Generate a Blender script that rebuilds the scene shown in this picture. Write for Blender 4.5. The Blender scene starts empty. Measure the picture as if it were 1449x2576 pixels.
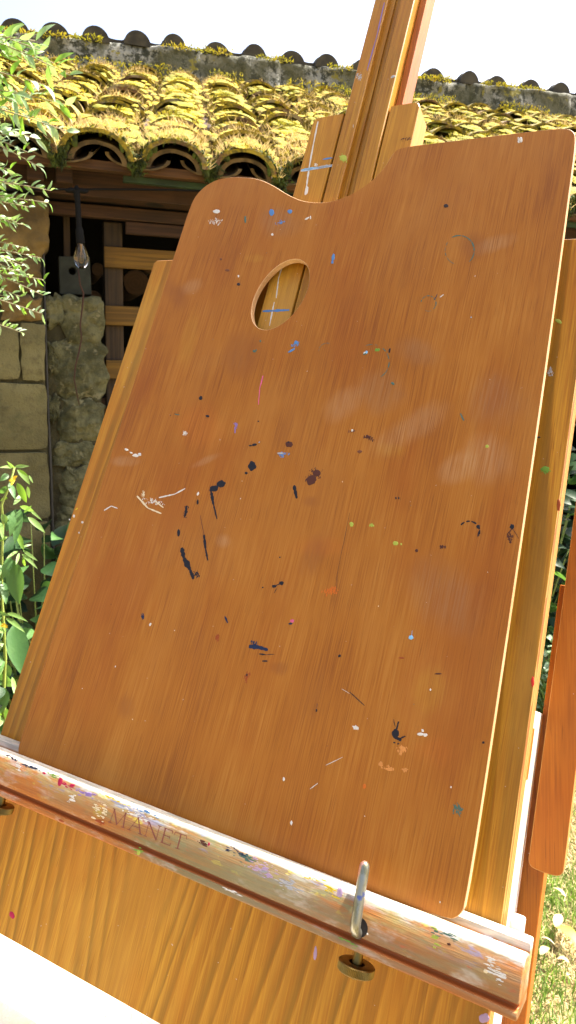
import bpy, bmesh, math, random
from mathutils import Vector, Matrix, noise
random.seed(7)
R_ = math.radians
SC = bpy.context.scene
COL = SC.collection

# ---------------------------------------------------------------- camera, sky, sun, exposure
RC = Matrix(((0.942863029, -0.028938568, 0.331921478), (-0.332432662, -0.14842317, 0.931374837), (0.022312184, -0.988500441, -0.149562845)))
cam = bpy.data.cameras.new("camera")
cam.sensor_fit = 'VERTICAL'; cam.sensor_height = 24.0
cam.lens = 24.0 * 1785.9984 / 2576.0
cam.shift_x = -9.759 / 2576.0; cam.shift_y = -119.716 / 2576.0
cam.clip_start = 0.02; cam.clip_end = 500
camo = bpy.data.objects.new("camera", cam); COL.objects.link(camo)
m = Matrix.Identity(4)
for i in range(3):
    m[i][0] = RC[i][0]; m[i][1] = -RC[i][1]; m[i][2] = -RC[i][2]
m[2][3] = 1.5
camo.matrix_world = m
SC.camera = camo
cam.dof.use_dof = True
cam.dof.focus_distance = 0.50
cam.dof.aperture_fstop = 22.0

SUN = Vector((0.547, 0.070, 0.834)).normalized()
w = bpy.data.worlds.new("World"); SC.world = w; w.use_nodes = True
wn = w.node_tree
sky = wn.nodes.new('ShaderNodeTexSky'); sky.sky_type = 'NISHITA'; sky.sun_disc = False
sky.sun_elevation = math.asin(SUN.z); sky.sun_rotation = math.atan2(SUN.x, SUN.y)
sky.dust_density = 6.0; sky.air_density = 0.8; sky.ozone_density = 0.4
wn.links.new(sky.outputs[0], wn.nodes['Background'].inputs[0])
wn.nodes['Background'].inputs[1].default_value = 0.115
sl = bpy.data.lights.new("sun", 'SUN'); sl.energy = 4.8; sl.angle = R_(0.5); sl.color = (1.0, 0.94, 0.84)
so = bpy.data.objects.new("sun", sl); COL.objects.link(so)
so.rotation_euler = SUN.to_track_quat('Z', 'Y').to_euler()
SC.view_settings.view_transform = 'Standard'; SC.view_settings.look = 'None'
SC.view_settings.gamma = 1; SC.view_settings.exposure = 2.15
SC.cycles.max_bounces = 8; SC.cycles.diffuse_bounces = 5

# ---------------------------------------------------------------- shader helpers
class S:
    def __init__(s, t, o): s.t = t; s.o = o
    def _m(s, op, b, sw=False, c=None):
        n = s.t.nodes.new('ShaderNodeMath'); n.operation = op
        a0, b0 = (b, s) if sw else (s, b)
        for i, q in enumerate((a0, b0, c)):
            if q is None: continue
            if isinstance(q, S): s.t.links.new(q.o, n.inputs[i])
            else: n.inputs[i].default_value = q
        return S(s.t, n.outputs[0])
    def __add__(s, b): return s._m('ADD', b)
    __radd__ = __add__
    def __mul__(s, b): return s._m('MULTIPLY', b)
    __rmul__ = __mul__
    def __sub__(s, b): return s._m('SUBTRACT', b)
    def __rsub__(s, b): return s._m('SUBTRACT', b, True)
    def __truediv__(s, b): return s._m('DIVIDE', b)
    def __pow__(s, b): return s._m('POWER', b)
    def abs(s): return s._m('ABSOLUTE', None)
    def frac(s): return s._m('FRACT', None)
    def sin(s): return s._m('SINE', None)
    def sqrt(s): return s._m('SQRT', None)
    def max(s, b): return s._m('MAXIMUM', b)
    def min(s, b): return s._m('MINIMUM', b)
    def step(s, a, b):      # smooth ramp from a to b, clamped to 0..1
        n = s.t.nodes.new('ShaderNodeMapRange'); n.interpolation_type = 'SMOOTHSTEP'
        s.t.links.new(s.o, n.inputs[0]); n.inputs[1].default_value = a; n.inputs[2].default_value = b
        return S(s.t, n.outputs[0])

class Mat:
    def __init__(s, name, rough=0.6, spec=0.5):
        s.m = bpy.data.materials.new(name); s.m.use_nodes = True
        s.t = s.m.node_tree; s.b = s.t.nodes['Principled BSDF']
        s.b.inputs['Roughness'].default_value = rough
        s.b.inputs['Specular IOR Level'].default_value = spec
        tc = s.t.nodes.new('ShaderNodeTexCoord'); s.P = S(s.t, tc.outputs['Object'])
        sp = s.t.nodes.new('ShaderNodeSeparateXYZ'); s.t.links.new(s.P.o, sp.inputs[0])
        s.x, s.y, s.z = [S(s.t, q) for q in sp.outputs]
    def vec(s, x, y, z):
        n = s.t.nodes.new('ShaderNodeCombineXYZ')
        for i, q in enumerate((x, y, z)):
            if isinstance(q, S): s.t.links.new(q.o, n.inputs[i])
            else: n.inputs[i].default_value = q
        return S(s.t, n.outputs[0])
    def noise(s, sx, sy, sz, detail=3, rough=0.5, off=0.0, P=None):
        v = s.vec(s.x * sx + off, s.y * sy + off * 1.7, s.z * sz) if P is None else P
        n = s.t.nodes.new('ShaderNodeTexNoise'); n.inputs['Scale'].default_value = 1
        n.inputs['Detail'].default_value = detail; n.inputs['Roughness'].default_value = rough
        s.t.links.new(v.o, n.inputs['Vector']); return S(s.t, n.outputs['Fac'])
    def voro(s, sc, off=0.0, feature='F1'):
        n = s.t.nodes.new('ShaderNodeTexVoronoi'); n.feature = feature; n.inputs['Scale'].default_value = sc
        v = s.vec(s.x + off, s.y, s.z); s.t.links.new(v.o, n.inputs['Vector'])
        return S(s.t, n.outputs['Distance']), S(s.t, n.outputs['Color']) if feature == 'F1' else None
    def mix(s, f, a, b, mode='MIX'):
        n = s.t.nodes.new('ShaderNodeMix'); n.data_type = 'RGBA'; n.blend_type = mode
        if isinstance(f, S): s.t.links.new(f.o, n.inputs[0])
        else: n.inputs[0].default_value = f
        for i, q in ((6, a), (7, b)):
            if isinstance(q, S): s.t.links.new(q.o, n.inputs[i])
            else: n.inputs[i].default_value = (*q, 1)
        return S(s.t, n.outputs[2])
    def set(s, col=None, rough=None, bump=None, dist=0.001, strength=0.5, metal=None):
        if col is not None:
            if isinstance(col, S): s.t.links.new(col.o, s.b.inputs['Base Color'])
            else: s.b.inputs['Base Color'].default_value = (*col, 1)
        if rough is not None:
            if isinstance(rough, S): s.t.links.new(rough.o, s.b.inputs['Roughness'])
            else: s.b.inputs['Roughness'].default_value = rough
        if metal is not None: s.b.inputs['Metallic'].default_value = metal
        if bump is not None:
            n = s.t.nodes.new('ShaderNodeBump'); n.inputs['Strength'].default_value = strength
            n.inputs['Distance'].default_value = dist
            s.t.links.new(bump.o, n.inputs['Height']); s.t.links.new(n.outputs[0], s.b.inputs['Normal'])
        return s.m
    def translucent(s, col, fac):
        tr = s.t.nodes.new('ShaderNodeBsdfTranslucent')
        if isinstance(col, S): s.t.links.new(col.o, tr.inputs[0])
        else: tr.inputs[0].default_value = (*col, 1)
        mx = s.t.nodes.new('ShaderNodeMixShader'); mx.inputs[0].default_value = fac
        out = s.t.nodes['Material Output']
        s.t.links.new(s.b.outputs[0], mx.inputs[1]); s.t.links.new(tr.outputs[0], mx.inputs[2])
        s.t.links.new(mx.outputs[0], out.inputs[0])

def plain(name, col, rough=0.6, metal=0.0, spec=0.5, vary=0.0, sc=8.0):
    M = Mat(name, rough, spec)
    if vary:
        f = M.noise(sc, sc, sc, 4).step(.3, .7)
        return M.set(M.mix(f, tuple(c * (1 - vary) for c in col), tuple(min(1, c * (1 + vary)) for c in col)), metal=metal)
    return M.set(col, metal=metal)

def ellipse_mask(M, cu, cv, au, av, bu, bv, edge, seed):
    # smooth irregular patch in the board's own u, v coordinates (metres)
    det = au * bv - av * bu
    du = M.x - cu; dv = M.y - cv
    p = (du * (bv / det)) - (dv * (bu / det)); q = (dv * (au / det)) - (du * (av / det))
    r = (p * p + q * q).sqrt() + (edge - 0.5) * 1.3
    return 1.0 - r.step(0.35, 1.25)

# ---------------------------------------------------------------- mesh helpers
def link(name, verts, faces, mats, parent=None, mi=None, smooth=False):
    me = bpy.data.meshes.new(name); me.from_pydata([tuple(v) for v in verts], [], faces)
    for q in (mats if isinstance(mats, (list, tuple)) else [mats]): me.materials.append(q)
    if mi: me.polygons.foreach_set('material_index', mi)
    if smooth: me.polygons.foreach_set('use_smooth', [True] * len(me.polygons))
    me.update()
    o = bpy.data.objects.new(name, me); COL.objects.link(o)
    if parent: o.parent = parent
    return o
def tag(o, label, cat, group=None, kind=None):
    if label: o['label'] = label
    if cat: o['category'] = cat
    if group: o['group'] = group
    if kind: o['kind'] = kind
    return o
def empty(name, loc=(0, 0, 0)):
    o = bpy.data.objects.new(name, None); o.empty_display_size = .05; COL.objects.link(o); o.location = loc; return o

class MB:
    def __init__(s): s.v = []; s.f = []; s.m = []
    def add(s, vs, fs, mi=0):
        k = len(s.v); s.v += [tuple(v) for v in vs]; s.f += [tuple(i + k for i in f) for f in fs]; s.m += [mi] * len(fs); return s
    def box(s, x0, x1, y0, y1, z0, z1, mi=0, M=None, bev=0.0):
        if bev:
            bm = bmesh.new(); bmesh.ops.create_cube(bm, size=1)
            for v in bm.verts: v.co = ((x0 + x1) / 2 + v.co.x * (x1 - x0), (y0 + y1) / 2 + v.co.y * (y1 - y0), (z0 + z1) / 2 + v.co.z * (z1 - z0))
            bmesh.ops.bevel(bm, geom=bm.edges[:], offset=bev, segments=2, affect='EDGES', profile=.5)
            vs = [v.co.copy() for v in bm.verts]; bm.verts.index_update(); fs = [[v.index for v in f.verts] for f in bm.faces]; bm.free()
        else:
            vs = [Vector((x, y, z)) for x in (x0, x1) for y in (y0, y1) for z in (z0, z1)]
            fs = [(0, 1, 3, 2), (4, 6, 7, 5), (0, 4, 5, 1), (2, 3, 7, 6), (0, 2, 6, 4), (1, 5, 7, 3)]
        if M: vs = [M @ Vector(v) for v in vs]
        return s.add(vs, fs, mi)
    def tube(s, pts, rad, n=10, mi=0, cap=True):
        pts = [Vector(p) for p in pts]; rr = rad if isinstance(rad, (list, tuple)) else [rad] * len(pts)
        ring = []; up = None
        for i, p in enumerate(pts):
            t = (pts[min(i + 1, len(pts) - 1)] - pts[max(i - 1, 0)]).normalized()
            if up is None: up = t.orthogonal().normalized()
            a = (up - t * up.dot(t)).normalized(); up = a; b = t.cross(a)
            ring.append([p + (a * math.cos(2 * math.pi * k / n) + b * math.sin(2 * math.pi * k / n)) * rr[i] for k in range(n)])
        vs = [v for r in ring for v in r]; fs = []
        for i in range(len(pts) - 1):
            for k in range(n):
                fs.append((i * n + k, i * n + (k + 1) % n, (i + 1) * n + (k + 1) % n, (i + 1) * n + k))
        if cap: fs += [tuple(range(n))[::-1], tuple(range((len(pts) - 1) * n, len(pts) * n))]
        return s.add(vs, fs, mi)
    def build(s, name, mats, parent=None, smooth=False):
        return link(name, s.v, s.f, mats, parent, s.m, smooth)
def smooth_by_angle(o, a=35):
    me = o.data; me.polygons.foreach_set('use_smooth', [True] * len(me.polygons))
    bm = bmesh.new(); bm.from_mesh(me)
    for e in bm.edges:
        if len(e.link_faces) == 2 and e.calc_face_angle(0) > R_(a): e.smooth = False
    bm.to_mesh(me); bm.free(); return o
def fbm(p, sc, oct=4):
    return noise.fractal(Vector(p) * sc, 1.0, 2.0, oct)
# ---- measured marks (millimetres on the boards) and plant outlines
MARKS = [["b","white",29.97,438.38,3.65,-0.32,0.62,-2.01],["d","white",32.25,428.46,7.22,-0.58,0.98,-3.17],["b","teal",60.83,428.07,0.96,-0.08,1.01,-3.48],["b","blue",83.94,432.52,2.59,-0.23,0.94,-3.44],["b","blue",100.49,432.19,2.16,-0.19,0.49,-1.88],["d","blue",94.58,422.38,3.98,1.31,1.31,-2.17],["b","white",117.49,424.18,1.54,0.96,0.64,-0.83],["b","white",120.35,425.02,0.7,-0.06,0.37,-1.47],["b","white",90.34,411.72,1.09,-0.08,0.3,-1.11],["b","blue",148.26,387.8,1.34,-0.3,0.23,-3.35],["b","blue",148.58,383.71,0.97,-0.05,0.32,-1.37],["b","dark",72.18,367.66,1.47,-0.05,0.42,-1.43],["b","brown",57.95,380.75,2.35,-0.48,0.13,-1.08],["b","brown",48.66,391.44,1.16,-0.06,0.34,-1.13],["d","blue",135.23,315.57,4.09,1.69,1.49,-2.37],["b","blue",133.49,311.08,2.37,1.63,0.7,-0.81],["b","blue",135.7,317.5,1.6,0.02,0.41,-1.59],["d","teal",103.22,310.22,1.69,0.03,0.28,-0.98],["b","teal",105.66,318.45,0.68,0.01,0.28,-0.98],["l","pink",115.79,290.59,115.79,281.13,0.98],["l","pink",115.79,281.13,118.2,267.86,0.78],["d","violet",104.18,250.95,1.97,0.14,0.8,-2.71],["l","violet",104.3,249.42,105.3,244.9,0.99],["b","white",13.52,224.6,1.98,-0.39,-0.06,-0.92],["b","white",18.98,222.48,1.56,-0.3,-0.04,-0.61],["b","white",23.89,220.66,3.08,-0.17,0.19,-1.25],["b","white",27.25,221.92,1.48,0.13,0.45,-1.24],["d","white",62.26,241.68,2.11,0.16,0.72,-2.16],["b","black",120.51,236.74,1.26,0.1,0.17,-0.58],["b","black",123.5,237.59,2.07,0.53,0.41,-0.85],["b","umber",150.18,240.08,2.7,0.22,0.52,-1.99],["b","black",149.58,241.19,0.9,0.07,0.3,-1.14],["b","black",125.96,222.17,3.19,-0.2,0.31,-3.42],["b","black",122.76,216.6,1.25,0.13,0.25,-0.85],["b","black",105.13,206.86,2.98,1.42,1.72,-2.29],["b","black",100.39,202.82,3.54,1.7,1.35,-1.78],["l","black",98.75,200.58,103.49,191.8,2.27],["l","black",103.49,191.8,109.58,181.67,1.28],["d","umber",174.1,220.11,5.29,4.0,3.97,-4.37],["b","umber",172.91,216.66,2.44,2.75,2.8,-2.24],["b","umber",175.68,221.94,2.83,0.29,0.53,-2.17],["b","black",162.26,209.96,1.44,0.16,0.49,-1.89],["l","black",162.26,209.96,165.78,203.17,2.03],["b","black",81.51,168.15,1.31,0.18,0.83,-2.48],["l","black",82.1,188.04,82.91,179.35,1.66],["d","black",82.65,184.29,2.04,-0.05,0.62,-5.1],["l","black",87.58,158.14,91.91,151.18,3.26],["l","black",91.91,151.18,99.0,144.78,3.87],["l","black",99.0,144.78,103.93,138.72,2.22],["d","black",104.78,142.14,3.71,-1.03,-0.82,-2.51],["l","black",102.53,169.65,106.76,160.42,1.91],["l","black",106.76,160.42,111.12,152.77,1.26],["l","brown",95.37,182.7,102.53,169.65,0.49],["d","black",90.05,191.94,0.98,0.12,0.64,-1.97],["l","white",69.29,195.15,76.71,200.19,1.02],["l","white",56.48,190.96,69.29,195.15,1.05],["d","white",52.29,187.43,10.71,-0.28,0.41,-2.93],["l","cream",36.7,189.88,49.41,182.25,1.44],["l","cream",49.41,182.25,62.55,179.69,1.05],["l","cream",53.83,188.22,62.77,184.19,1.05],["l","white",10.48,175.57,15.87,179.66,1.12],["l","white",15.87,179.66,22.42,178.61,0.74],["d","cream",41.61,191.67,1.77,0.2,1.06,-2.94],["b","white",88.55,197.65,0.85,-0.16,-0.13,-1.4],["b","lime",207.32,191.03,1.31,0.17,0.34,-1.51],["d","lime",220.61,192.29,1.27,0.17,0.16,-0.75],["b","lime",237.95,183.13,1.71,0.25,0.24,-1.2],["b","lime",241.47,183.14,0.49,0.07,0.14,-0.72],["b","lime",282.09,249.65,0.93,0.08,0.16,-1.01],["b","umber",251.59,180.72,0.95,0.14,0.18,-0.95],["d","umber",266.16,185.3,1.85,0.27,0.13,-0.7],["d","umber",207.07,248.91,3.83,-1.02,-0.26,-1.84],["b","umber",205.75,249.91,1.36,0.1,0.24,-1.09],["b","brown",202.25,239.38,1.63,0.14,0.24,-1.08],["d","brown",193.34,252.9,2.23,0.16,0.25,-1.11],["b","white",193.77,253.5,0.7,0.05,0.19,-0.83],["d","orange",202.84,147.78,5.63,0.98,0.68,-2.85],["d","orange",204.72,148.85,3.07,0.53,0.5,-2.13],["b","black",169.15,147.04,1.65,0.28,0.33,-1.23],["b","black",164.72,144.23,1.66,0.28,0.27,-0.98],["l","black",164.72,144.23,169.15,147.04,0.56],["l","black",166.71,143.28,165.85,140.06,0.42],["b","black",156.83,142.1,0.56,0.1,0.14,-0.49],["b","black",163.71,163.07,0.56,0.09,0.14,-0.51],["l","navy",157.19,104.66,164.41,105.66,3.08],["l","navy",163.87,105.54,170.79,105.26,2.21],["d","navy",160.49,107.32,2.73,0.56,0.46,-1.64],["l","black",165.52,101.72,169.95,102.16,0.83],["l","black",169.95,102.16,175.74,103.62,0.33],["b","black",170.43,98.38,1.86,0.4,0.13,-0.46],["d","rust",160.94,86.62,2.21,-0.0,-0.09,-3.28],["b","umber",160.61,87.76,0.81,0.18,0.26,-0.91],["d","rust",133.22,105.06,1.77,0.09,0.28,-2.95],["l","navy",134.99,119.26,138.18,115.75,1.18],["b","navy",181.83,123.67,1.32,0.26,0.15,-0.59],["d","pink",182.19,125.47,1.32,0.25,0.18,-0.7],["d","navy",71.7,107.57,1.29,0.24,0.83,-2.3],["b","white",79.69,103.4,0.82,-0.07,-0.11,-1.16],["b","sky",257.92,130.4,1.36,0.27,0.21,-1.09],["l","sky",258.12,131.8,257.84,134.47,0.23],["b","black",259.21,77.97,2.0,0.18,0.02,-2.28],["l","black",258.45,76.08,263.16,75.4,1.81],["l","black",259.13,78.37,259.75,84.46,1.13],["l","black",262.14,75.98,264.93,77.95,0.9],["l","black",256.68,84.77,258.3,81.34,0.46],["b","black",259.49,73.2,0.65,0.17,0.08,-0.4],["b","black",261.79,73.16,0.65,0.17,0.06,-0.3],["d","peach",264.54,70.76,3.01,-0.2,-0.44,-2.46],["b","peach",264.68,71.21,1.72,-0.12,-0.22,-1.23],["d","peach",258.38,59.59,4.82,0.37,-0.03,-1.22],["b","peach",259.19,58.98,1.75,0.14,-0.02,-0.61],["d","peach",254.27,60.54,0.87,0.24,0.25,-1.18],["b","orange",247.62,47.12,0.88,0.25,0.25,-1.16],["d","peach",267.76,61.32,1.91,0.52,0.11,-0.58],["b","white",272.89,81.03,1.7,0.43,0.15,-0.79],["b","white",275.52,81.28,1.06,0.27,0.15,-0.79],["b","white",273.62,83.09,0.64,0.16,0.15,-0.8],["l","black",228.45,93.13,238.68,87.99,0.53],["l","white",223.31,93.74,228.65,92.28,0.24],["l","teal",295.84,51.95,300.38,47.13,0.52],["l","teal",297.66,53.44,300.31,49.98,0.41],["d","teal",298.68,49.89,2.04,-0.88,-1.43,-2.48],["b","black",306.06,85.26,0.59,0.15,0.09,-0.58],["l","navy",231.51,350.5,232.59,355.03,0.55],["l","white",234.94,352.55,237.0,354.62,0.82],["b","dark",226.06,425.77,1.72,-0.16,0.3,-1.68],["b","white",269.92,475.76,0.81,-0.12,0.34,-2.39],["d","white",268.57,475.96,1.36,-0.2,0.29,-2.05],["l","black",207.7,310.61,207.53,314.17,1.12],["l","teal",262.58,269.96,265.58,265.35,0.98],["b","teal",214.76,288.33,1.32,-0.66,-0.26,-0.76],["b","black",303.58,202.47,1.29,0.17,0.2,-1.38],["l","umber",303.75,201.32,301.66,197.52,0.65],["l","umber",301.66,197.52,304.02,193.43,0.65],["l","umber",304.18,201.38,308.21,196.11,0.35],["d","umber",303.34,196.59,1.93,0.27,0.33,-2.28],["b","umber",304.02,193.43,0.64,0.09,0.1,-0.68],["r","teal",241.64,388.61,10.29,-0.59,2.03,-11.91,-120,50,0.87],["r","teal",241.64,388.61,9.75,-0.56,1.92,-11.29,110,215,0.49],["r","teal",227.85,348.14,5.2,-0.09,1.07,-5.76,-170,50,0.66],["r","teal",227.85,348.14,5.47,-0.09,1.12,-6.06,70,120,0.33],["r","teal",196.65,303.82,12.39,0.32,2.77,-12.91,-50,60,0.7],["r","teal",196.65,303.82,12.39,0.32,2.77,-12.91,-110,-70,0.45],["r","teal",161.46,311.26,6.08,0.11,1.48,-6.15,-180,-70,0.46],["r","black",280.21,196.19,6.06,0.84,1.04,-6.3,-140,20,1.02],["l","black",285.93,197.7,285.6,194.08,0.9],["b","black",284.89,199.95,1.12,0.15,0.19,-1.17],["d","blue",146.94,232.55,4.52,1.2,1.01,-2.19],["b","grey",145.21,233.26,2.41,0.21,0.15,-0.57],["l","white",223.29,51.53,232.03,58.15,0.29],["l","white",216.9,36.98,220.82,41.27,0.36],["b","white",199.94,37.58,0.73,0.2,0.27,-1.01],["b","white",210.17,17.17,0.7,0.21,0.3,-1.16],["b","white",274.02,104.98,0.43,0.1,0.11,-0.62],["l","brown",206.85,147.74,205.34,159.9,0.26],["l","dark",204.61,198.24,205.17,154.88,0.24],["b","dark",232.52,211.26,0.5,0.06,0.15,-0.76],["b","dark",234.28,211.47,0.5,0.06,0.15,-0.75],["b","rust",254.64,118.23,1.59,0.34,0.09,-0.43],["b","umber",276.61,114.19,1.94,0.43,0.08,-0.42],["b","orange",268.19,115.6,0.02,0.0,0.0,-0.02],["b","black",217.66,111.53,0.71,-0.2,-0.31,-0.87],["b","black",210.65,78.58,0.49,0.12,0.21,-0.85],["l","navy",210.53,80.13,210.25,82.32,0.3],["d","white",236.14,75.35,1.85,-0.13,-0.11,-0.64],["b","black",48.44,256.8,0.36,0.02,0.11,-0.32],["l","teal",48.65,256.16,53.2,255.8,0.73],["b","black",67.61,270.55,0.44,1.43,1.43,-0.58],["b","black",78.15,256.41,1.78,-0.43,-0.08,-0.9],["b","dark",121.76,255.21,0.64,0.04,0.17,-0.6],["b","white",70.06,374.86,0.74,-0.03,0.32,-1.08],["d","green",199.02,312.84,2.27,0.04,0.19,-0.9],["b","sky",191.37,310.89,0.87,0.02,0.26,-1.2],["b","white",190.06,310.27,0.87,0.02,0.2,-0.9],["b","teal",190.48,309.67,1.25,0.54,0.32,-0.56]]
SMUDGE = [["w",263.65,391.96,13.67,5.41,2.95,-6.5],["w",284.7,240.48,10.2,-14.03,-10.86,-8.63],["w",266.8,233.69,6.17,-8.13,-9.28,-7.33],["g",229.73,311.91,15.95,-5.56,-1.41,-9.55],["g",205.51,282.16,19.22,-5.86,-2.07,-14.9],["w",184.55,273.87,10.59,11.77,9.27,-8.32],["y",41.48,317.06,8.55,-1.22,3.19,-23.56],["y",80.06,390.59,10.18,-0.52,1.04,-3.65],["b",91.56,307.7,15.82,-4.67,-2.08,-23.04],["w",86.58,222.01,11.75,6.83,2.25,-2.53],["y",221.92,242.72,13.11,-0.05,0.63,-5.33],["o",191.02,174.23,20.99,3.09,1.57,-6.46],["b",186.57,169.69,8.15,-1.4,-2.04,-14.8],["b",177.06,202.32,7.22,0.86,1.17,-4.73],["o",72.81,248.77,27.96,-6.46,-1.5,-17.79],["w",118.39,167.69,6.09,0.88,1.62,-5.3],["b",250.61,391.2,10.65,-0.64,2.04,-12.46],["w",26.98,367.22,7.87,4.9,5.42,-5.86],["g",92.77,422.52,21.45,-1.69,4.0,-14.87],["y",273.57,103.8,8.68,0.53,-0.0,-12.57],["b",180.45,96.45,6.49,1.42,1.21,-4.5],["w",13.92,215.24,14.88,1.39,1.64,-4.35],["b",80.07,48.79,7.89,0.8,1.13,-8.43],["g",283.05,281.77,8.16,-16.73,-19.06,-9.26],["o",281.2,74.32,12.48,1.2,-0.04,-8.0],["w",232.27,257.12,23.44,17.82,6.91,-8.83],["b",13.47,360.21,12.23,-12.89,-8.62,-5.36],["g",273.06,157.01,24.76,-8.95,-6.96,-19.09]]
PMARKS = [["b","lime",308.95,345.77,0.45,1.25,2.04,-1.3],["b","green",314.07,245.39,2.47,0.24,0.23,-1.75],["d","green",314.23,244.13,3.14,0.31,0.26,-2.0],["d","grey",308.47,309.95,2.83,0.09,0.42,-3.29],["b","rust",324.2,224.05,1.09,0.13,0.42,-3.37],["b","red",323.56,121.98,0.81,0.18,0.34,-2.49],["b","crimson",21.25,-98.55,1.62,1.05,2.01,-1.55],["b","lilac",231.87,-44.76,0.9,0.26,0.44,-3.32],["b","lilac",322.85,-40.33,2.54,1.0,0.3,-1.92],["l","yellow",-36.33,175.96,-34.55,177.85,1.23],["b","white",-11.64,230.38,0.8,0.07,0.25,-0.67],["b","white",-35.98,171.0,1.22,0.16,0.53,-1.26],["b","white",-25.45,167.09,1.2,0.16,0.38,-0.93],["b","white",-39.26,167.59,0.81,0.11,0.27,-0.63],["b","white",-25.32,158.61,0.79,0.11,0.25,-0.62],["b","dark",307.49,265.47,1.15,0.09,0.07,-0.52],["l","umber",302.29,359.82,304.19,364.2,0.49]]
QMARKS = [["l","sky",93.91,480.34,108.94,480.83,2.66],["l","grey",108.94,480.83,122.09,481.89,2.59],["l","paleblue",93.74,479.57,122.28,481.1,2.28],["l","blue",159.55,491.77,178.18,491.03,2.4],["l","grey",159.82,482.73,171.2,482.72,1.7],["l","white",97.23,528.64,98.62,506.62,1.55],["l","white",98.62,506.62,100.6,482.64,1.53],["l","white",100.6,482.64,103.0,463.02,1.5],["b","white",103.99,459.1,1.51,-0.42,0.4,-4.54],["d","white",106.41,483.87,2.21,-0.28,0.59,-2.41],["l","blue",111.3,488.69,119.68,489.15,1.48],["d","lime",130.55,485.79,3.54,-0.46,1.09,-4.72],["b","lime",130.37,486.58,3.19,-0.42,0.73,-3.16],["d","violet",103.37,636.55,1.64,-0.73,2.15,-26.56],["l","violet",131.58,646.88,132.49,611.83,1.18],["l","violet",132.49,611.83,131.73,574.07,0.96],["d","grey",125.75,569.08,3.34,-0.67,1.15,-5.19],["b","grey",156.61,562.44,1.81,0.46,0.6,-1.26],["d","umber",179.87,498.61,4.33,0.26,0.66,-1.93],["l","white",100.68,390.9,100.14,378.43,1.07],["l","white",100.14,378.43,102.79,360.78,1.07],["l","white",101.98,357.32,103.43,336.69,1.05],["l","blue",93.95,349.45,116.97,350.22,2.13],["b","white",132.0,517.44,0.18,-0.03,0.46,-2.04],["l","dark",140.96,447.87,141.22,448.21,0.34]]
BL = [[-45.0,1300.0,-56.0,1315.0,5833.3,0],[-45.0,1301.0,-20.0,1303.0,7000.0,0],[-49.0,1300.0,-68.0,1306.0,6533.4,0],[-41.0,1296.0,-21.0,1267.0,11666.7,0],[-39.0,1298.0,-23.0,1284.0,5600.0,1],[-54.0,1275.0,-45.0,1251.0,11666.7,2],[-42.0,1272.0,-28.0,1233.0,14000.0,1],[-25.0,1267.0,-23.0,1244.0,7000.0,0],[-22.0,1287.0,-15.0,1279.0,4200.0,0],[-49.0,1234.0,-31.0,1250.0,9333.4,0],[-58.0,1247.0,-71.0,1238.0,9333.4,1],[-38.0,1233.0,-16.0,1219.0,10500.0,1],[-26.0,1211.0,2.0,1182.0,11666.7,0],[-20.0,1220.0,-2.0,1212.0,5600.0,0],[-49.0,1225.0,-56.0,1182.0,14000.0,2],[-38.0,1225.0,-48.0,1170.0,18666.7,2],[-44.0,1186.0,-34.0,1158.0,10500.0,1],[-44.0,1153.0,-62.0,1149.0,6533.4,0],[-40.0,1157.0,-21.0,1160.0,4666.7,0],[-36.0,1153.0,-12.0,1138.0,7000.0,0],[-38.0,1146.0,-12.0,1125.0,7000.0,0],[-36.0,1144.0,-33.0,1123.0,5600.0,1],[-42.0,1151.0,-47.0,1136.0,6066.7,0],[-56.0,1145.0,-70.0,1107.0,17500.0,2],[-52.0,1136.0,-45.0,1058.0,35000.1,2],[-72.0,1096.0,-66.0,1064.0,16333.4,2],[-66.0,1037.0,-31.0,1030.0,8400.0,0],[-68.0,1031.0,-36.0,1017.0,9333.4,0],[-56.0,1018.0,-41.0,937.0,42000.1,2],[-77.0,946.0,-66.0,912.0,19833.4,2],[-81.0,928.0,-63.0,884.0,25666.7,2],[-60.0,955.0,-51.0,921.0,21000.1,3],[-74.0,901.0,-82.0,858.0,23333.4,2],[-74.0,860.0,-73.0,838.0,10500.0,1],[-78.0,858.0,-84.0,845.0,11666.7,1],[-61.0,1178.0,-74.0,1173.0,5833.3,1],[-71.0,1205.0,-66.0,1183.0,9333.4,0],[-75.0,1118.0,-72.0,1096.0,14000.0,2],[-79.0,1043.0,-59.0,1041.0,7000.0,0],[-55.0,1290.0,-69.0,1280.0,11666.7,2],[-72.0,1016.0,-85.0,985.0,21000.1,2],[-78.0,1016.0,-75.0,995.0,14000.0,1],[-58.0,899.0,-70.0,924.0,14000.0,3],[-62.0,916.0,-56.0,894.0,9333.4,1],[-59.0,1269.0,-70.0,1254.0,11666.7,2],[-32.0,1222.0,-19.0,1233.0,5133.3,1],[-67.0,1222.0,-60.0,1204.0,11666.7,0],[-56.0,1217.0,-61.0,1191.0,14000.0,2]]
STEM = [[-45.0,1300.0],[-56.0,1264.0],[-68.0,1235.0],[-67.0,1200.0],[-71.0,1140.0],[-74.0,1074.0],[-73.0,1029.0],[-72.0,954.0],[-77.0,893.0],[-77.0,822.0],[-80.0,679.0]]
FLW = [[-47.0,1282.0],[-69.0,1021.0],[-21.0,1267.0],[-51.0,1285.0],[-43.0,1283.0]]
HC = (.1117, .358); HA = (.0219, .006); HB = (.0, .0295)
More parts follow.
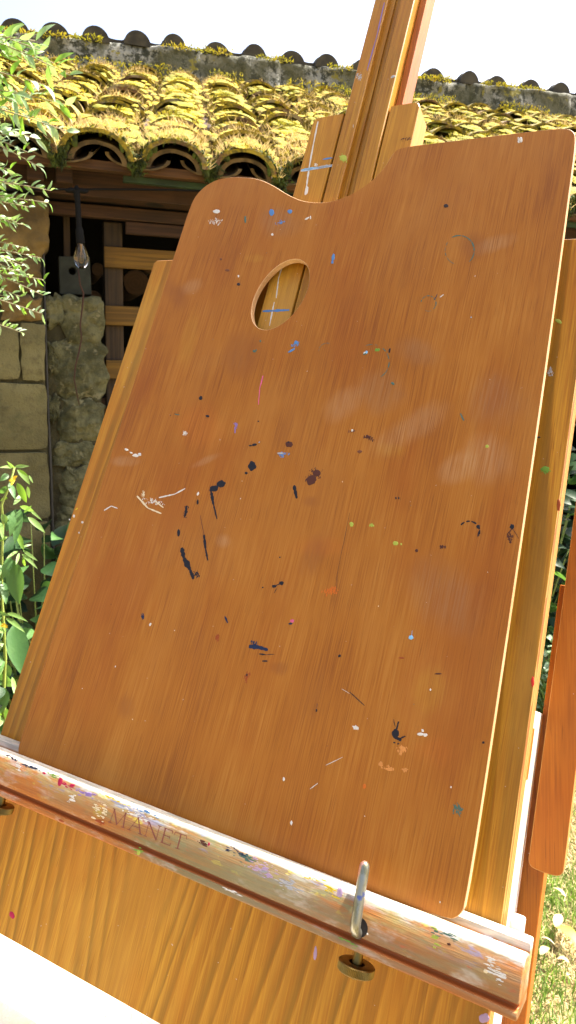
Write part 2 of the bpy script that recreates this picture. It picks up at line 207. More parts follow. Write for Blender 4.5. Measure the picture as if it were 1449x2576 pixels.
LMARKS = [["b","crimson",56.5,-5.2,1.8,.2,-.3,2.6],["d","crimson",63,-5.5,6,.5,0,2.5],["b","crimson",66.5,-4.2,2.2,.4,0,.9],["d","violet",78,-5.5,8,.3,0,2.5],["b","violet",81,-5.6,2.6,.3,0,1.2],["d","navy",30,-3.3,9,.4,0,1.2],["b","navy",33,-2.9,3,.3,0,.6],["b","crimson",42,-3.7,1.4,.1,0,.7],
 ["d","navy",190,-4.5,9,.5,0,2],["d","teal",194,-6,8,0,0,3],["b","crimson",170.5,-6.5,.7,.1,0,.9],["d","umber",166,-7.5,3,.5,0,1.5],["d","white",20,-5,5,0,0,3],["d","cream",90,-12,3,0,0,6],["d","cream",96,-13,2,0,0,5],["d","white",69,-12,2.5,1,0,3],["d","lilac",205,-8,10,0,0,5],["b","lilac",250,-4.2,1.6,.2,-.4,2.4],["d","grey",222,-11,8,0,0,5],
 ["d","lime",300,-8,2,0,0,6],["b","cream",325,-13.5,.9,0,0,.8],["b","umber",307,-8,1,0,0,.5],["d","white",331,-14,3,0,0,5],["d","white",327,-8,2,0,0,4],["d","teal",303,-4,8,0,0,2],["d","yellow",235,-2.5,9,.2,0,1.6],["d","yellow",245,-5,6,0,0,3],["b","lime",127,-27.5,1.5,.2,-.3,1.2],["d","green",127,-27,4,0,0,2],["d","white",190,-27.5,6,0,0,1.5],["d","green",262,-27,7,0,0,1.5],["b","rust",66,-28.4,2.4,0,0,.7],["d","rust",95,-19,3,0,0,2],["b","white",268,-19,.5,0,0,.5],["d","navy",12,-2.4,8,0,0,1.0],["d","green",50,-2.6,9,0,0,1.2],["d","yellow",100,-2.6,12,0,0,.9],["d","blue",125,-2.8,10,0,0,1.0],["d","white",120,-6,14,0,0,3]]
FALL = [(1.243, 1.29, -1.5, .10, .045, "fy", "long yellow curled leaf lying on the lawn at the right edge"), (1.262, 1.345, .6, .05, .028, "fp", "pale dry leaf on the lawn just behind the yellow leaf"), (1.162, 1.275, .2, .034, .022, "fp", "pale dry leaf on the lawn nearest the ledge end"), (1.187, 1.238, -.8, .030, .017, "fp", "small pale dry leaf on the lawn in front of the yellow leaf"), (1.19, 1.30, -1.1, .04, .008, "fp", "narrow straw coloured leaf sliver beside the pale leaf near the ledge end"), (1.335, 1.43, 2.0, .04, .016, "fp", "pale leaf sliver on the lawn below the wooden arm")]
# ================================================================ EASEL AND PALETTE
# the leaning boards' own frame: u to the right along the ledge, v up the board, w out of its face (metres)
FR = Matrix(((0.678401589, 0.330872543, -0.655968477, -0.022366), (-0.734691284, 0.305522148, -0.605710272, 0.489766), (0.0, 0.892849135, 0.450355885, 1.226773), (0, 0, 0, 1)))
COLS = dict(white=(.58, .54, .46), cream=(.62, .5, .3), teal=(.06, .12, .09), blue=(.08, .19, .38), sky=(.2, .42, .6), paleblue=(.42, .52, .6), grey=(.35, .34, .33), brown=(.14, .05, .02), umber=(.07, .022, .012), dark=(.03, .02, .018), black=(.012, .012, .016), navy=(.012, .02, .05), pink=(.6, .1, .2), violet=(.22, .14, .32), lilac=(.36, .25, .36), lime=(.32, .36, .05), green=(.13, .26, .03), yellow=(.6, .42, .02), orange=(.48, .11, .01), peach=(.52, .21, .05), rust=(.25, .05, .01), red=(.5, .03, .02), crimson=(.35, .01, .05))
PAINT = {k: plain('dried_paint_' + k, c, .6, spec=.2) for k, c in COLS.items()}
PK = list(PAINT)

def wood(name, c_dark, c_mid, c_light, rough=.38, fine=1.0, mottle=1.0, sm=(), tilt=0.0, bump=.35, bands=0.0, off=0.0):
    M = Mat(name, rough, .22)
    u = M.x + M.y * tilt
    wob = M.noise(5, 2.2, 5, 2, off=off) * .012
    uu = u + wob
    def ns(a, b, d=3, o=0.0, r=.5): return M.noise(0, 0, 0, d, r, P=M.vec(uu * a + o + off, M.y * b + o, M.z * a))
    f1 = ns(1500 * fine, 22, 2, 3.1); f2 = ns(330 * fine, 7, 3, 7.7); f3 = ns(48, 3.0, 4, 1.3, .6); big = M.noise(20, 6, 9, 4, .6, off=off + 4)
    t = f1 * .46 + f2 * .10 + f3 * .22 * mottle + big * .42 * mottle
    t = t.step(.30, .90)
    c = M.mix(t.step(0, .55), c_dark, c_mid); c = M.mix(t.step(.45, 1), c, c_light)
    if bands:   # broad cathedral figure of flat-sawn timber
        warp = M.noise(9, 1.8, 9, 2, off=off) * .026 + M.noise(60, 1.5, 60, 2) * .0008
        r = ((M.x - .118).abs() - M.y.min(0.0) * .16 + M.y * .03 + warp) * bands
        r2 = r + M.noise(0, 0, 0, 2, .5, P=M.vec(r * .33, M.y * .8, off)) * 3.4 + M.noise(0, 0, 0, 2, .5, P=M.vec(r * 1.4, M.y * 3.0, off + 3)) * .5
        fr = r2.frac(); amp = M.noise(0, 0, 0, 2, .5, P=M.vec(r * .45, M.y * .6, off + 8)).step(.32, .6); bd = fr.step(.30, .84) * (1.0 - fr.step(.86, .97)) * (amp * .75 + .25)
        k = (M.x - .118).abs().step(.006, .026)
        c = M.mix(bd * (k * .78), c, tuple(q * .40 for q in c_mid))
        c = M.mix((1.0 - fr.step(0, .4)) * .3 * k, c, c_light)
    hv = M.noise(13, 5, 13, 4, .62, off=off + 21)
    c = M.mix(hv.step(.48, .66) * .42, c, tuple(q * k_ for q, k_ in zip(c_mid, (.82, .58, .35))))
    c = M.mix(M.noise(7, 4, 7, 4, .6, off=off + 31).step(.48, .7) * .3, c, tuple(q * k_ for q, k_ in zip(c_light, (.95, 1.05, 1.7))))
    pore = ns(2600 * fine, 45, 1, 9.9).step(.66, .72)
    c = M.mix(pore * .4, c, tuple(q * .35 for q in c_dark))
    edge = M.noise(260, 90, 260, 4, .65); edge2 = M.noise(40, 22, 40, 3)
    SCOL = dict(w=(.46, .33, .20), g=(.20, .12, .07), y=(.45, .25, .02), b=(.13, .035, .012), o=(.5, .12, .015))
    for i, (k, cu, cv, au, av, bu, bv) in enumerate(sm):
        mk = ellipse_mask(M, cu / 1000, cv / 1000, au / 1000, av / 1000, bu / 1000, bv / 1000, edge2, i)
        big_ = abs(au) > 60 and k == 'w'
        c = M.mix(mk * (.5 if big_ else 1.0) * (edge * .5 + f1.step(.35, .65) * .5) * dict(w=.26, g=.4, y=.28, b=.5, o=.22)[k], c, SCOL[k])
    speck = M.noise(420, 420, 420, 2, .5).step(.77, .79)
    c = M.mix(speck * .6, c, (.55, .5, .45))
    M.set(c, rough=(f2 * .25 + (rough - .1)), bump=f1 * .5 + f2 * .5, dist=.00025, strength=bump)
    return M

# --- dried paint, built as thin raised lumps on a board (marks measured in millimetres)
def paint_marks(mb, marks, w0, rnd, slot, dens=1.0):
    def blob(P, A, B, mi, h=.00022, n=18, rough=.3):
        sd = rnd.uniform(0, 100); o = [];
        for r_, z_ in ((1.0, .00003), (.82, h * .8), (.4, h)):
            for k in range(n):
                t = 2 * math.pi * k / n
                q = r_ * (1 + rough * noise.noise(Vector((math.cos(t) * 1.6, math.sin(t) * 1.6, sd))) + .12 * rough * rnd.uniform(-1, 1) * r_)
                o.append((P[0] + A[0] * math.cos(t) * q + B[0] * math.sin(t) * q, P[1] + A[1] * math.cos(t) * q + B[1] * math.sin(t) * q, w0 + z_))
        f = [(i * n + k, i * n + (k + 1) % n, (i + 1) * n + (k + 1) % n, (i + 1) * n + k) for i in range(2) for k in range(n)]
        f.append(tuple(range(2 * n, 3 * n))); mb.add(o, f, mi)
    def stroke(pts, wd, mi):
        L = []; R = []; n = len(pts)
        for i, p in enumerate(pts):
            a = Vector(pts[max(i - 1, 0)]); b = Vector(pts[min(i + 1, n - 1)]); t = (b - a).normalized(); nn = Vector((-t.y, t.x))
            k = wd * .5 * (.55 + .45 * math.sin(math.pi * (i + .6) / n)) * rnd.uniform(.7, 1.25)
            L.append((p[0] + nn.x * k, p[1] + nn.y * k, w0 + .0001)); R.append((p[0] - nn.x * k, p[1] - nn.y * k, w0 + .0001))
        vs = L + R; f = [(i, i + 1, n + i + 1, n + i) for i in range(n - 1)]
        f = [t[::-1] for t in f]; mb.add(vs, f, mi)
    for mk in marks:
        mi = slot[mk[1]]; v = [q / 1000 for q in mk[2:]]
        if mk[0] == 'b': blob(v[0:2], v[2:4], v[4:6], mi)
        elif mk[0] == 'd':
            P, A, B = v[0:2], v[2:4], v[4:6]; size = math.hypot(*A) * math.hypot(*B)
            for k in range(int((26 + size * 1.2e6) * dens)):
                a = rnd.gauss(0, .45); b = rnd.gauss(0, .45)
                if a * a + b * b > 1.2: continue
                q = rnd.uniform(.00012, .0005)
                if dens < 1:
                    blob((P[0] + A[0] * a + B[0] * b, P[1] + A[1] * a + B[1] * b), (q * rnd.uniform(1.5, 6), q * .1), (0, q * rnd.uniform(.5, 1.1)), mi, .0001, 8, .5); continue
                blob((P[0] + A[0] * a + B[0] * b, P[1] + A[1] * a + B[1] * b), (q, 0), (0, q * rnd.uniform(.7, 2.5)), mi, .0001, 7, .5)
        elif mk[0] == 'l':
            n = 9; pts = [(v[0] + (v[2] - v[0]) * i / n + rnd.uniform(-1, 1) * .00008, v[1] + (v[3] - v[1]) * i / n) for i in range(n + 1)]
            stroke(pts, v[4], mi)
        else:
            a0, a1 = mk[8], mk[9]; P, A, B = v[0:2], v[2:4], v[4:6]; wd = mk[10] / 1000; k = a0
            while k < a1:
                seg = rnd.uniform(12, 45); e = min(a1, k + seg)
                pts = []
                for j in range(7):
                    t = R_(k + (e - k) * j / 6); pts.append((P[0] + A[0] * math.cos(t) + B[0] * math.sin(t), P[1] + A[1] * math.cos(t) + B[1] * math.sin(t)))
                stroke(pts, wd * rnd.uniform(.6, 1.2), mi); k = e + rnd.uniform(1, 9)

def offset_loop(pts, d):
    n = len(pts); o = []
    for i in range(n):
        a = Vector(pts[i - 1]); b = Vector(pts[i]); c = Vector(pts[(i + 1) % n])
        t = ((b - a).normalized() + (c - b).normalized()).normalized(); o.append((b.x - t.y * d, b.y + t.x * d))
    return o
def smooth_loop(pts, it=2):
    for _ in range(it):
        o = []
        for i in range(len(pts)):
            a = pts[i]; b = pts[(i + 1) % len(pts)]
            o += [(a[0] * .75 + b[0] * .25, a[1] * .75 + b[1] * .25), (a[0] * .25 + b[0] * .75, a[1] * .25 + b[1] * .75)]
        pts = o
    return pts
from mathutils.geometry import tessellate_polygon
def slab(mb, outer, w0, w1, ch=.0004, hole=None, mi=0, side=0):
    # outer counter-clockwise outline (u, v); front face at w1, back at w0
    loops = [outer] + ([hole] if hole else [])
    fr = [offset_loop(l, ch) for l in loops]     # ccw outer moves inward; cw hole moves outward into material
    flat = [p for l in fr for p in l]
    tri = tessellate_polygon([[Vector((p[0], p[1], 0)) for p in l] for l in fr])
    k = len(flat)
    def ori(t, up):
        a, b, c = [Vector(flat[i]) for i in t]; s_ = (b - a).cross(c - a)
        return t if (s_ > 0) == up else t[::-1]
    vs = [(p[0], p[1], w1) for p in flat] + [(p[0], p[1], w1 - ch) for l in loops for p in l] + [(p[0], p[1], w0) for l in loops for p in l]
    mb.add(vs, [], mi); base = len(mb.v) - len(vs)
    for t in tri:
        mb.f.append(tuple(base + i for i in ori(tuple(t), True))); mb.m.append(mi)
        mb.f.append(tuple(base + 2 * k + i for i in ori(tuple(t), False))); mb.m.append(mi)
    st = 0
    for l in loops:
        n = len(l)
        for i in range(n):
            j = (i + 1) % n
            for a in (0, k):
                mb.f.append((base + a + st + i, base + a + k + st + i, base + a + k + st + j, base + a + st + j)); mb.m.append(side)
        st += n

# ================================================================ THE SHED BEHIND
rs = random.Random(3)
# materials
st = Mat('limestone_blocks', .9)
a = st.noise(3, 3, 3, 5, .6); b = st.noise(28, 28, 28, 4, .65); d = st.noise(140, 140, 140, 3)
c = st.mix(a.step(.3, .7), (.082, .070, .024), (.150, .130, .052)); c = st.mix(b.step(.45, .75) * .6, c, (.045, .038, .013)); c = st.mix(d.step(.6, .75) * .5, c, (.03, .025, .01))
c = st.mix(st.noise(7, 7, 7, 5, .7, off=5).step(.55, .7) * .5, c, (.05, .055, .016))
st.set(c, bump=b * .5 + d * .5, dist=.008, strength=.8)
rb = Mat('rubble_stone', .92)
a = rb.noise(9, 9, 9, 5, .7); b = rb.noise(45, 45, 45, 5, .7)
c = rb.mix(a.step(.35, .68), (.045, .045, .015), (.155, .145, .066)); c = rb.mix(b.step(.5, .7) * .7, c, (.03, .03, .011)); c = rb.mix(rb.noise(16, 16, 16, 4, .7, off=3).step(.58, .66) * .6, c, (.26, .235, .13))
rb.set(c, bump=b, dist=.015, strength=1.0)
mo = Mat('old_mortar', .95)
b = mo.noise(40, 40, 40, 5, .7)
c = mo.mix(mo.noise(6, 6, 6, 4, .6).step(.35, .65), (.03, .025, .009), (.06, .052, .02)); mo.set(c, bump=b, dist=.012, strength=.9)
fl = Mat('lichened_mortar', .9)
b = fl.noise(20, 20, 20, 5, .7); b2 = fl.noise(5, 5, 5, 3, .6)
c = fl.mix(b.step(.42, .58), (.022, .024, .012), (.24, .24, .21)); c = fl.mix(b2.step(.42, .56) * .85, c, (.05, .05, .02)); c = fl.mix(fl.noise(9, 9, 9, 4, .7, off=6).step(.60, .66), c, (.16, .14, .02))
fl.set(c, bump=b, dist=.012, strength=.9)
ti = Mat('old_clay_tile', .85)
b = ti.noise(18, 18, 18, 5, .7); b2 = ti.noise(70, 70, 70, 4, .7)
c = ti.mix(b.step(.35, .65), (.06, .03, .015), (.16, .085, .045)); c = ti.mix(ti.noise(11, 11, 11, 4, .7, off=3).step(.48, .6) * .8, c, (.24, .21, .15)); c = ti.mix(b2.step(.58, .68) * .7, c, (.06, .055, .03)); c = ti.mix(ti.noise(6, 6, 6, 5, .75, off=13).step(.38, .5) * .9, c, ti.mix(ti.noise(35, 35, 35, 4, .7).step(.38, .6), (.07, .065, .006), (.33, .25, .012)))
ti.set(c, bump=b2, dist=.006, strength=.8)
moss = Mat('yellow_moss', .95)
c = moss.mix(moss.noise(9, 9, 9, 5, .7).step(.35, .62), (.10, .08, .004), (.42, .31, .008)); c = moss.mix(moss.noise(60, 60, 60, 3).step(.5, .7) * .6, c, (.40, .30, .02))
c = moss.mix(moss.noise(4, 4, 4, 4, .6, off=17).step(.45, .6) * .8, c, (.17, .18, .008)); moss.set(c, bump=moss.noise(160, 160, 160, 4), dist=.008, strength=1)
mossb = Mat('moss_tufts', .9)
c = mossb.mix(mossb.noise(8, 8, 8, 5, .7).step(.38, .60), (.09, .09, .003), (.46, .34, .010)); c = mossb.mix(mossb.noise(4, 4, 4, 4, .6, off=17).step(.45, .6) * .8, c, (.20, .21, .010)); c = mossb.mix(mossb.noise(5, 5, 5, 4, .7, off=7).step(.56, .64) * .7, c, (.14, .07, .02)); mossb.set(c); mossb.translucent((.40, .36, .03), .2)
straw = Mat('dry_grass', .8)
c = straw.mix(straw.noise(30, 30, 30, 3).step(.4, .6), (.40, .27, .08), (.62, .46, .18)); straw.set(c); straw.translucent((.6, .45, .2), .25)
def oldwood(name, c1, c2, hz=True):
    M = Mat(name, .8); g = M.noise(3 if hz else 90, 90, 90 if hz else 3, 4, .6); g2 = M.noise(4, 4, 4, 4)
    c = M.mix(g.step(.35, .65), c1, c2); c = M.mix(g2.step(.5, .7) * .5, c, tuple(q * .4 for q in c1))
    kx = M.noise(6, 6, 18, 1, off=2).step(.71, .74); c = M.mix(kx, c, tuple(q * .2 for q in c1))
    M.set(c, bump=g, dist=.002); return M
bw = oldwood('brown_beam_wood', (.022, .008, .003), (.055, .022, .008))
fw = oldwood('fascia_wood', (.05, .02, .006), (.11, .048, .014))
pw = oldwood('yellow_pallet_wood', (.10, .05, .004), (.18, .092, .008))
pv = oldwood('weathered_upright_wood', (.018, .011, .004), (.055, .030, .010), False)
gp = plain('green_painted_strip', (.02, .045, .02), .7, vary=.4, sc=12)
blk = plain('shed_shade_black', (.004, .0035, .003), .95)  # near-black colour stands in for the deep shade inside the shed

shed = empty('stone_shed', (0.4, 3.2, 0)); tag(shed, 'old stone shed with mossy clay tile roof and dark open front', 'shed')
def hp(mb, name, mats, smooth=False, parent=shed, angle=None):
    o = mb.build(name, mats, parent, smooth)
    if parent is shed: o.location = (-.4, -3.2, 0)
    if angle: smooth_by_angle(o, angle)
    return o
# stones
def stone(mb, x0, x1, z0, z1, y, depth=.12, rnd_=.25, amp=.006, sc=9, n=16, mi=0, bul=.02):
    vs = []; W_ = x1 - x0; H_ = z1 - z0; sd = rs.uniform(0, 90)
    cx, cz = (x0 + x1) / 2, (z0 + z1) / 2; e = 2 / max(.08, rnd_)
    N = n; 
    def pt(a, b, lay):
        # superellipse mapping of the square onto a rounded outline
        r = max(abs(a), abs(b)); 
        if r > 0:
            l = (abs(a) ** e + abs(b) ** e) ** (1 / e); k = r / l; a2, b2 = a * k, b * k
        else: a2 = b2 = 0
        prof = (1 - r ** 5)
        X = cx + a2 * W_ / 2; Z = cz + b2 * H_ / 2
        q = noise.fractal(Vector((X * 6 + sd, Z * 6, sd)), 1, 2, 3); q2 = noise.fractal(Vector((X * sc * 3 + sd, Z * sc * 3, 0)), .8, 2, 4)
        X += noise.noise(Vector((a * 2 + sd, b * 2, 1))) * amp * 2 * r; Z += noise.noise(Vector((a * 2, b * 2 + sd, 5))) * amp * 2 * r
        Y = y - bul * prof - q2 * amp - q * amp
        if lay: Y = y + depth
        return (X, Y, Z)
    vs = [pt(-1 + 2 * i / N, -1 + 2 * j / N, 0) for j in range(N + 1) for i in range(N + 1)]
    k = N + 1; fs = [(j * k + i, j * k + i + 1, (j + 1) * k + i + 1, (j + 1) * k + i) for j in range(N) for i in range(N)]
    rim = [i for i in range(k)] + [j * k + N for j in range(1, k)] + [N * k + i for i in range(N - 1, -1, -1)] + [j * k for j in range(N - 1, 0, -1)]
    st_ = len(vs); vs += [(vs[i][0], y + depth, vs[i][2]) for i in rim]; m_ = len(rim)
    fs += [(rim[(q + 1) % m_], rim[q], st_ + q, st_ + (q + 1) % m_) for q in range(m_)]
    mb.add(vs, fs, mi)
mb = MB()   # smooth ashlar pier on the left
cols = [(-1.6, -1.15), (-1.14, -.62), (-.61, -.36), (-.355, -.068), (-.060, .022)]
zj = [(0, .42), (.43, .868), (.875, 1.132), (1.140, 1.385), (1.393, 1.60)]
for zi, (z0, z1) in enumerate(zj):
    if zi < 2 or zi == 3: xs = [(-1.6, -1.0), (-.99, -.42), (-.41, .022)]
    elif zi == 2: xs = [(-1.6, -1.2), (-1.19, -.7), (-.69, .022)]
    else: xs = [(-1.6, -1.1), (-1.09, -.55), (-.54, -.066), (-.060, .022)]
    for x0, x1 in xs: stone(mb, x0, x1, z0 + .002, z1 - .002, 2.775, .16, .09, .003, 9, 18, 0, .006)
for (x0, x1, z0, z1) in ((-.5, -.13, 1.61, 1.83), (-.12, .015, 1.605, 1.70), (-.13, .018, 1.70, 1.83), (-.45, -.16, 1.84, 2.04), (-.155, .045, 1.835, 2.045), (-1.0, -.52, 1.61, 2.04), (-1.6, -1.02, 1.61, 2.04)):
    stone(mb, x0, x1, z0, z1, 2.78, .16, .42, .010, 7, 18, 1, .02)
wr = Mat('warm_rubble', .92); b = wr.noise(30, 30, 30, 5, .7)
wr.set(wr.mix(wr.noise(7, 7, 7, 4).step(.35, .65), (.075, .048, .014), (.19, .125, .04)), bump=b, dist=.012, strength=1)
hp(mb, 'ashlar_pier', [st.m, wr.m], angle=50)
mb = MB()   # rubble jamb
for (x0, x1, z0, z1, r) in ((.095, .232, 1.535, 1.705, .45), (.060, .238, 1.328, 1.545, .62), (.068, .228, 1.165, 1.322, .5), (.045, .222, 1.070, 1.152, .55), (.07, .225, .905, 1.065, .6), (.04, .215, .80, .90, .6), (.05, .23, .62, .79, .6), (.04, .225, .42, .61, .6), (.04, .23, .2, .41, .6), (.04, .24, 0, .19, .6),
                        (.034, .090, 1.60, 1.70, .5), (.036, .070, 1.42, 1.53, .6), (.034, .064, 1.24, 1.33, .6)):
    stone(mb, x0 - .008, x1 + .006, z0 - .008, z1 + .006, 2.835, .14, r * .72, .012, 8, 26, 0, .016)
k = 34; vs = []
for j in range(90):
    for i in range(20):
        X = .018 + .205 * i / 19; Z = 1.70 * j / 89
        vs.append((X, 2.838 - .016 * noise.fractal(Vector((X * 14, Z * 14, 3)), .9, 2, 4), Z))
mb.add(vs, [(j * 20 + i, j * 20 + i + 1, (j + 1) * 20 + i + 1, (j + 1) * 20 + i) for j in range(89) for i in range(19)], 1)
mb.box(.019, .222, 2.875, 3.0, 0, 1.69, 1)
hp(mb, 'rubble_jamb', [rb.m, mo.m], angle=50)
mb = MB()   # joints behind the pier
mb.box(-1.62, .019, 2.790, 3.05, 0, 2.04, 0); mb.box(-1.62, -1.60, 3.051, 4.6, 0, 2.5, 0)
hp(mb, 'pier_core', [mo.m])
mb = MB()   # right-hand wall, beyond the open front
for j in range(6):
    for i in range(4):
        x0 = 2.75 + i * .5 + (j % 2) * .15; stone(mb, x0, x0 + .49, j * .34 + .003, j * .34 + .335, 2.80, .16, .25, .008, 8, 12, 0, .015)
mb.box(2.75, 5.4, 2.83, 3.0, 0, 2.05, 1)
hp(mb, 'right_wall', [rb.m, mo.m], angle=50)
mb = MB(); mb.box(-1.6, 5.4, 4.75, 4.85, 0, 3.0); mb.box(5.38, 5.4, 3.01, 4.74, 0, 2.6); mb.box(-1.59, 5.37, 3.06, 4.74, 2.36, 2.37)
hp(mb, 'shaded_inner_walls', [blk])
# timber
def tim(name, mats, a, bev=.003):
    mb = MB(); mb.box(*a, 0, bev=bev); return hp(mb, name, mats)
tim('fascia_batten', [fw.m], (-1.7, 5.4, 2.63, 2.668, 2.118, 2.150))
tim('green_strip', [gp], (.30, 5.4, 2.675, 2.70, 2.098, 2.119), .001)
tim('main_beam', [bw.m], (-1.6, 5.4, 2.80, 2.90, 2.062, 2.168))
for x in (-.02, .075, .66, 1.3, 1.9, 2.5): tim('rafter_end', [bw.m], (x, x + .055, 2.705, 2.799, 2.082, 2.160))
tim('lower_rail', [bw.m], (-.02, 5.4, 2.92, 2.96, 2.012, 2.058))
tim('lower_rail', [bw.m], (.335, 2.75, 2.93, 2.955, 1.962, 2.008))
tim('back_stud', [pv.m], (.105, .130, 3.02, 3.05, 1.2, 2.05))
# cable strip between the pier and the jamb
mb = MB(); mb.tube([(.0275, 2.80, 1.93), (.026, 2.80, 1.6), (.027, 2.80, 1.3), (.030, 2.80, 1.1), (.031, 2.80, .8), (.030, 2.80, 0.0)], [.0045, .0045, .005, .006, .007, .008], 8)
cp = plain('dark_grey_pipe', (.02, .018, .015), .6, vary=.3, sc=20)
tag(mb.build('drain_pipe', [cp]), 'thin dark pipe running down the joint between smooth pier and rubble stones', 'pipe')
# grey block with a hole
gm = plain('dark_cement', (.016, .019, .013), .9, vary=.35, sc=30)
bmm = MB(); ou = [(.082, 1.712), (.196, 1.716), (.192, 1.855), (.080, 1.850)]
ho = [(.128 + .0135 * math.cos(-t), 1.800 + .0135 * math.sin(-t)) for t in [2 * math.pi * i / 24 for i in range(24)]]
slab(bmm, ou, 0, .10, .003, ho)
bmm.v = [(v[0], 2.95 - v[2], v[1]) for v in bmm.v]; bmm.box(.10, .16, 2.951, 2.96, 1.77, 1.83, 0)
o = bmm.build('cement_block', [gm]); tag(o, 'dark grey cement block with a round hole, on top of the rubble stones', 'block')

# ---- roof
SLX = .20; SL = .435
def roof(xc, y):    # height of the roof plane where a column line xc has reached y
    x = xc + SLX * (y - 2.6); return Vector((x, y, 2.142 + SL * (y - 2.6) + .042 * x * (y - 2.6) / 2.5))
Y1 = 5.12; PIT = .262; NC = 12
dirv = Vector((SLX, 1, SL)).normalized(); upv = Vector((0, -SL, 1)).normalized(); sidev = dirv.cross(upv).normalized()
mb = MB(); tiles = []; mshell = MB()
def barrel(mb, p0, length, r0, r1, th, lift0, lift1, conv=True, n=14, mi=0, twist=0.0, side_shift=0.0, seg=3, jit=0.004):
    vs = []; sd = rs.uniform(0, 50)
    for s_ in range(seg + 1):
        f = s_ / seg; c = p0 + dirv * (length * f) + upv * (lift0 + (lift1 - lift0) * f) + sidev * (side_shift + twist * f)
        r = r0 + (r1 - r0) * f
        for lay in (0, 1):
            rr = r - (th if lay else 0)
            for k in range(n + 1):
                t = math.pi * k / n
                q = 1 + .03 * noise.noise(Vector((k * .6, f * 3, sd)))
                hgt = math.sin(t) * rr * .72 * q
                if not conv: hgt = -hgt * .55
                vs.append(c + sidev * (math.cos(t) * rr * q) + upv * hgt + dirv * (noise.noise(Vector((k * .5, sd, f))) * jit if s_ == 0 else 0))
    m_ = n + 1; fs = []
    for s_ in range(seg):
        for k in range(n):
            A = s_ * 2 * m_ + k; B = (s_ + 1) * 2 * m_ + k
            fs += [(A, A + 1, B + 1, B), (A + m_, B + m_, B + m_ + 1, A + m_ + 1)]
    for k in range(n): fs += [(k, k + m_, k + m_ + 1, k + 1)]
    mb.add(vs, fs if conv else [f[::-1] for f in fs], mi)
for ci in range(-5, 20):
    xc = .208 + ci * PIT - .005 * ci
    yy = 2.6 - .02 + rs.uniform(-.012, .012); k = 0
    while yy < Y1:
        L = rs.uniform(.20, .27)
        tw = rs.uniform(-.012, .012)
        p = roof(xc, yy); barrel(mb, p, L + .10, rs.uniform(.112, .126), .098, .018, .016 + rs.uniform(0, .024) * (k > 0) + (.006 if k else 0), -.004, True, twist=tw, side_shift=rs.uniform(-.012, .012))
        if k == 0: barrel(mb, p + dirv * .03, .3, .098, .086, .018, -.008, -.012, True, mi=1)
        tiles.append((xc, yy, L))
        yy += L * dirv.y; k += 1
    yy = 2.6 + .01
    while yy < Y1:
        p = roof(xc + PIT / 2, yy); barrel(mb, p, .5, .11, .12, .013, .024, .012, False, mi=1 if yy < 2.65 else 0); yy += .36
bare = plain('bare_clay_underside', (.11, .075, .035), .9, vary=.5, sc=25)
o = hp(mb, 'roof_tiles', [ti.m, bare], angle=40); roofo = o
# closed deck just under the tiles
def Q(xc, y, dz): v = roof(xc, y); return (v.x, v.y, v.z + dz)
mb = MB(); vs = [Q(-1.7, 2.72, -.03), Q(5.2, 2.72, -.03), Q(5.2, Y1 + .1, -.03), Q(-1.7, Y1 + .1, -.03), Q(-1.7, 2.72, -.045), Q(5.2, 2.72, -.045), Q(5.2, Y1 + .1, -.045), Q(-1.7, Y1 + .1, -.045)]
mb.add(vs, [(0, 1, 2, 3), (7, 6, 5, 4), (0, 4, 5, 1), (1, 5, 6, 2), (2, 6, 7, 3), (3, 7, 4, 0)]); hp(mb, 'roof_deck', [bw.m])

# moss cushions and tufts over the tiles; height of the tile surface at column-relative offset
def surf(xc, y, s_):
    # s_ = sideways offset from column centre, -PIT/2..PIT/2
    p = roof(xc, y); a = abs(s_)
    h = math.sqrt(max(0, .118 ** 2 - a * a)) * .72 + .018 if a < .112 else .02
    return p + sidev * (-s_) + upv * h
mm = MB()
def cushion(P, r, hgt, nrm, t2=None, mi_=0):
    n = 9; sd = rs.uniform(0, 99); t1 = sidev; t2 = t2 or dirv; vs = []
    for ri, (rr, hh) in enumerate(((1, -.25), (.82, .45), (.45, .9), (.0, 1.0))):
        for k in range(n if rr else 1):
            a = 2 * math.pi * k / n; q = rr * (1 + .5 * noise.noise(Vector((math.cos(a), math.sin(a), sd))))
            vs.append(P + t1 * math.cos(a) * q * r + t2 * math.sin(a) * q * r * 1.5 + nrm * (hh * hgt * (1 + .4 * rs.uniform(-1, 1))))
    fs = [(i * n + k, i * n + (k + 1) % n, (i + 1) * n + (k + 1) % n, (i + 1) * n + k) for i in range(2) for k in range(n)] + [(2 * n + k, 2 * n + (k + 1) % n, 3 * n) for k in range(n)]
    mm.add(vs, [f[::-1] for f in fs], mi_)
TV = []; TF = []; TM = []
def blade(P, d_, wd, mi, side=None):
    s2 = (side or d_.cross(Vector((rs.uniform(-1, 1), rs.uniform(-1, 1), rs.uniform(-1, 1)))).normalized()) * wd
    k = len(TV); TV.extend([P - s2, P + s2, P + d_ * .6 + s2 * .6 + d_.cross(s2).normalized() * 0, P + d_]); TF.append((k, k + 1, k + 2, k + 3)); TM.append(mi)
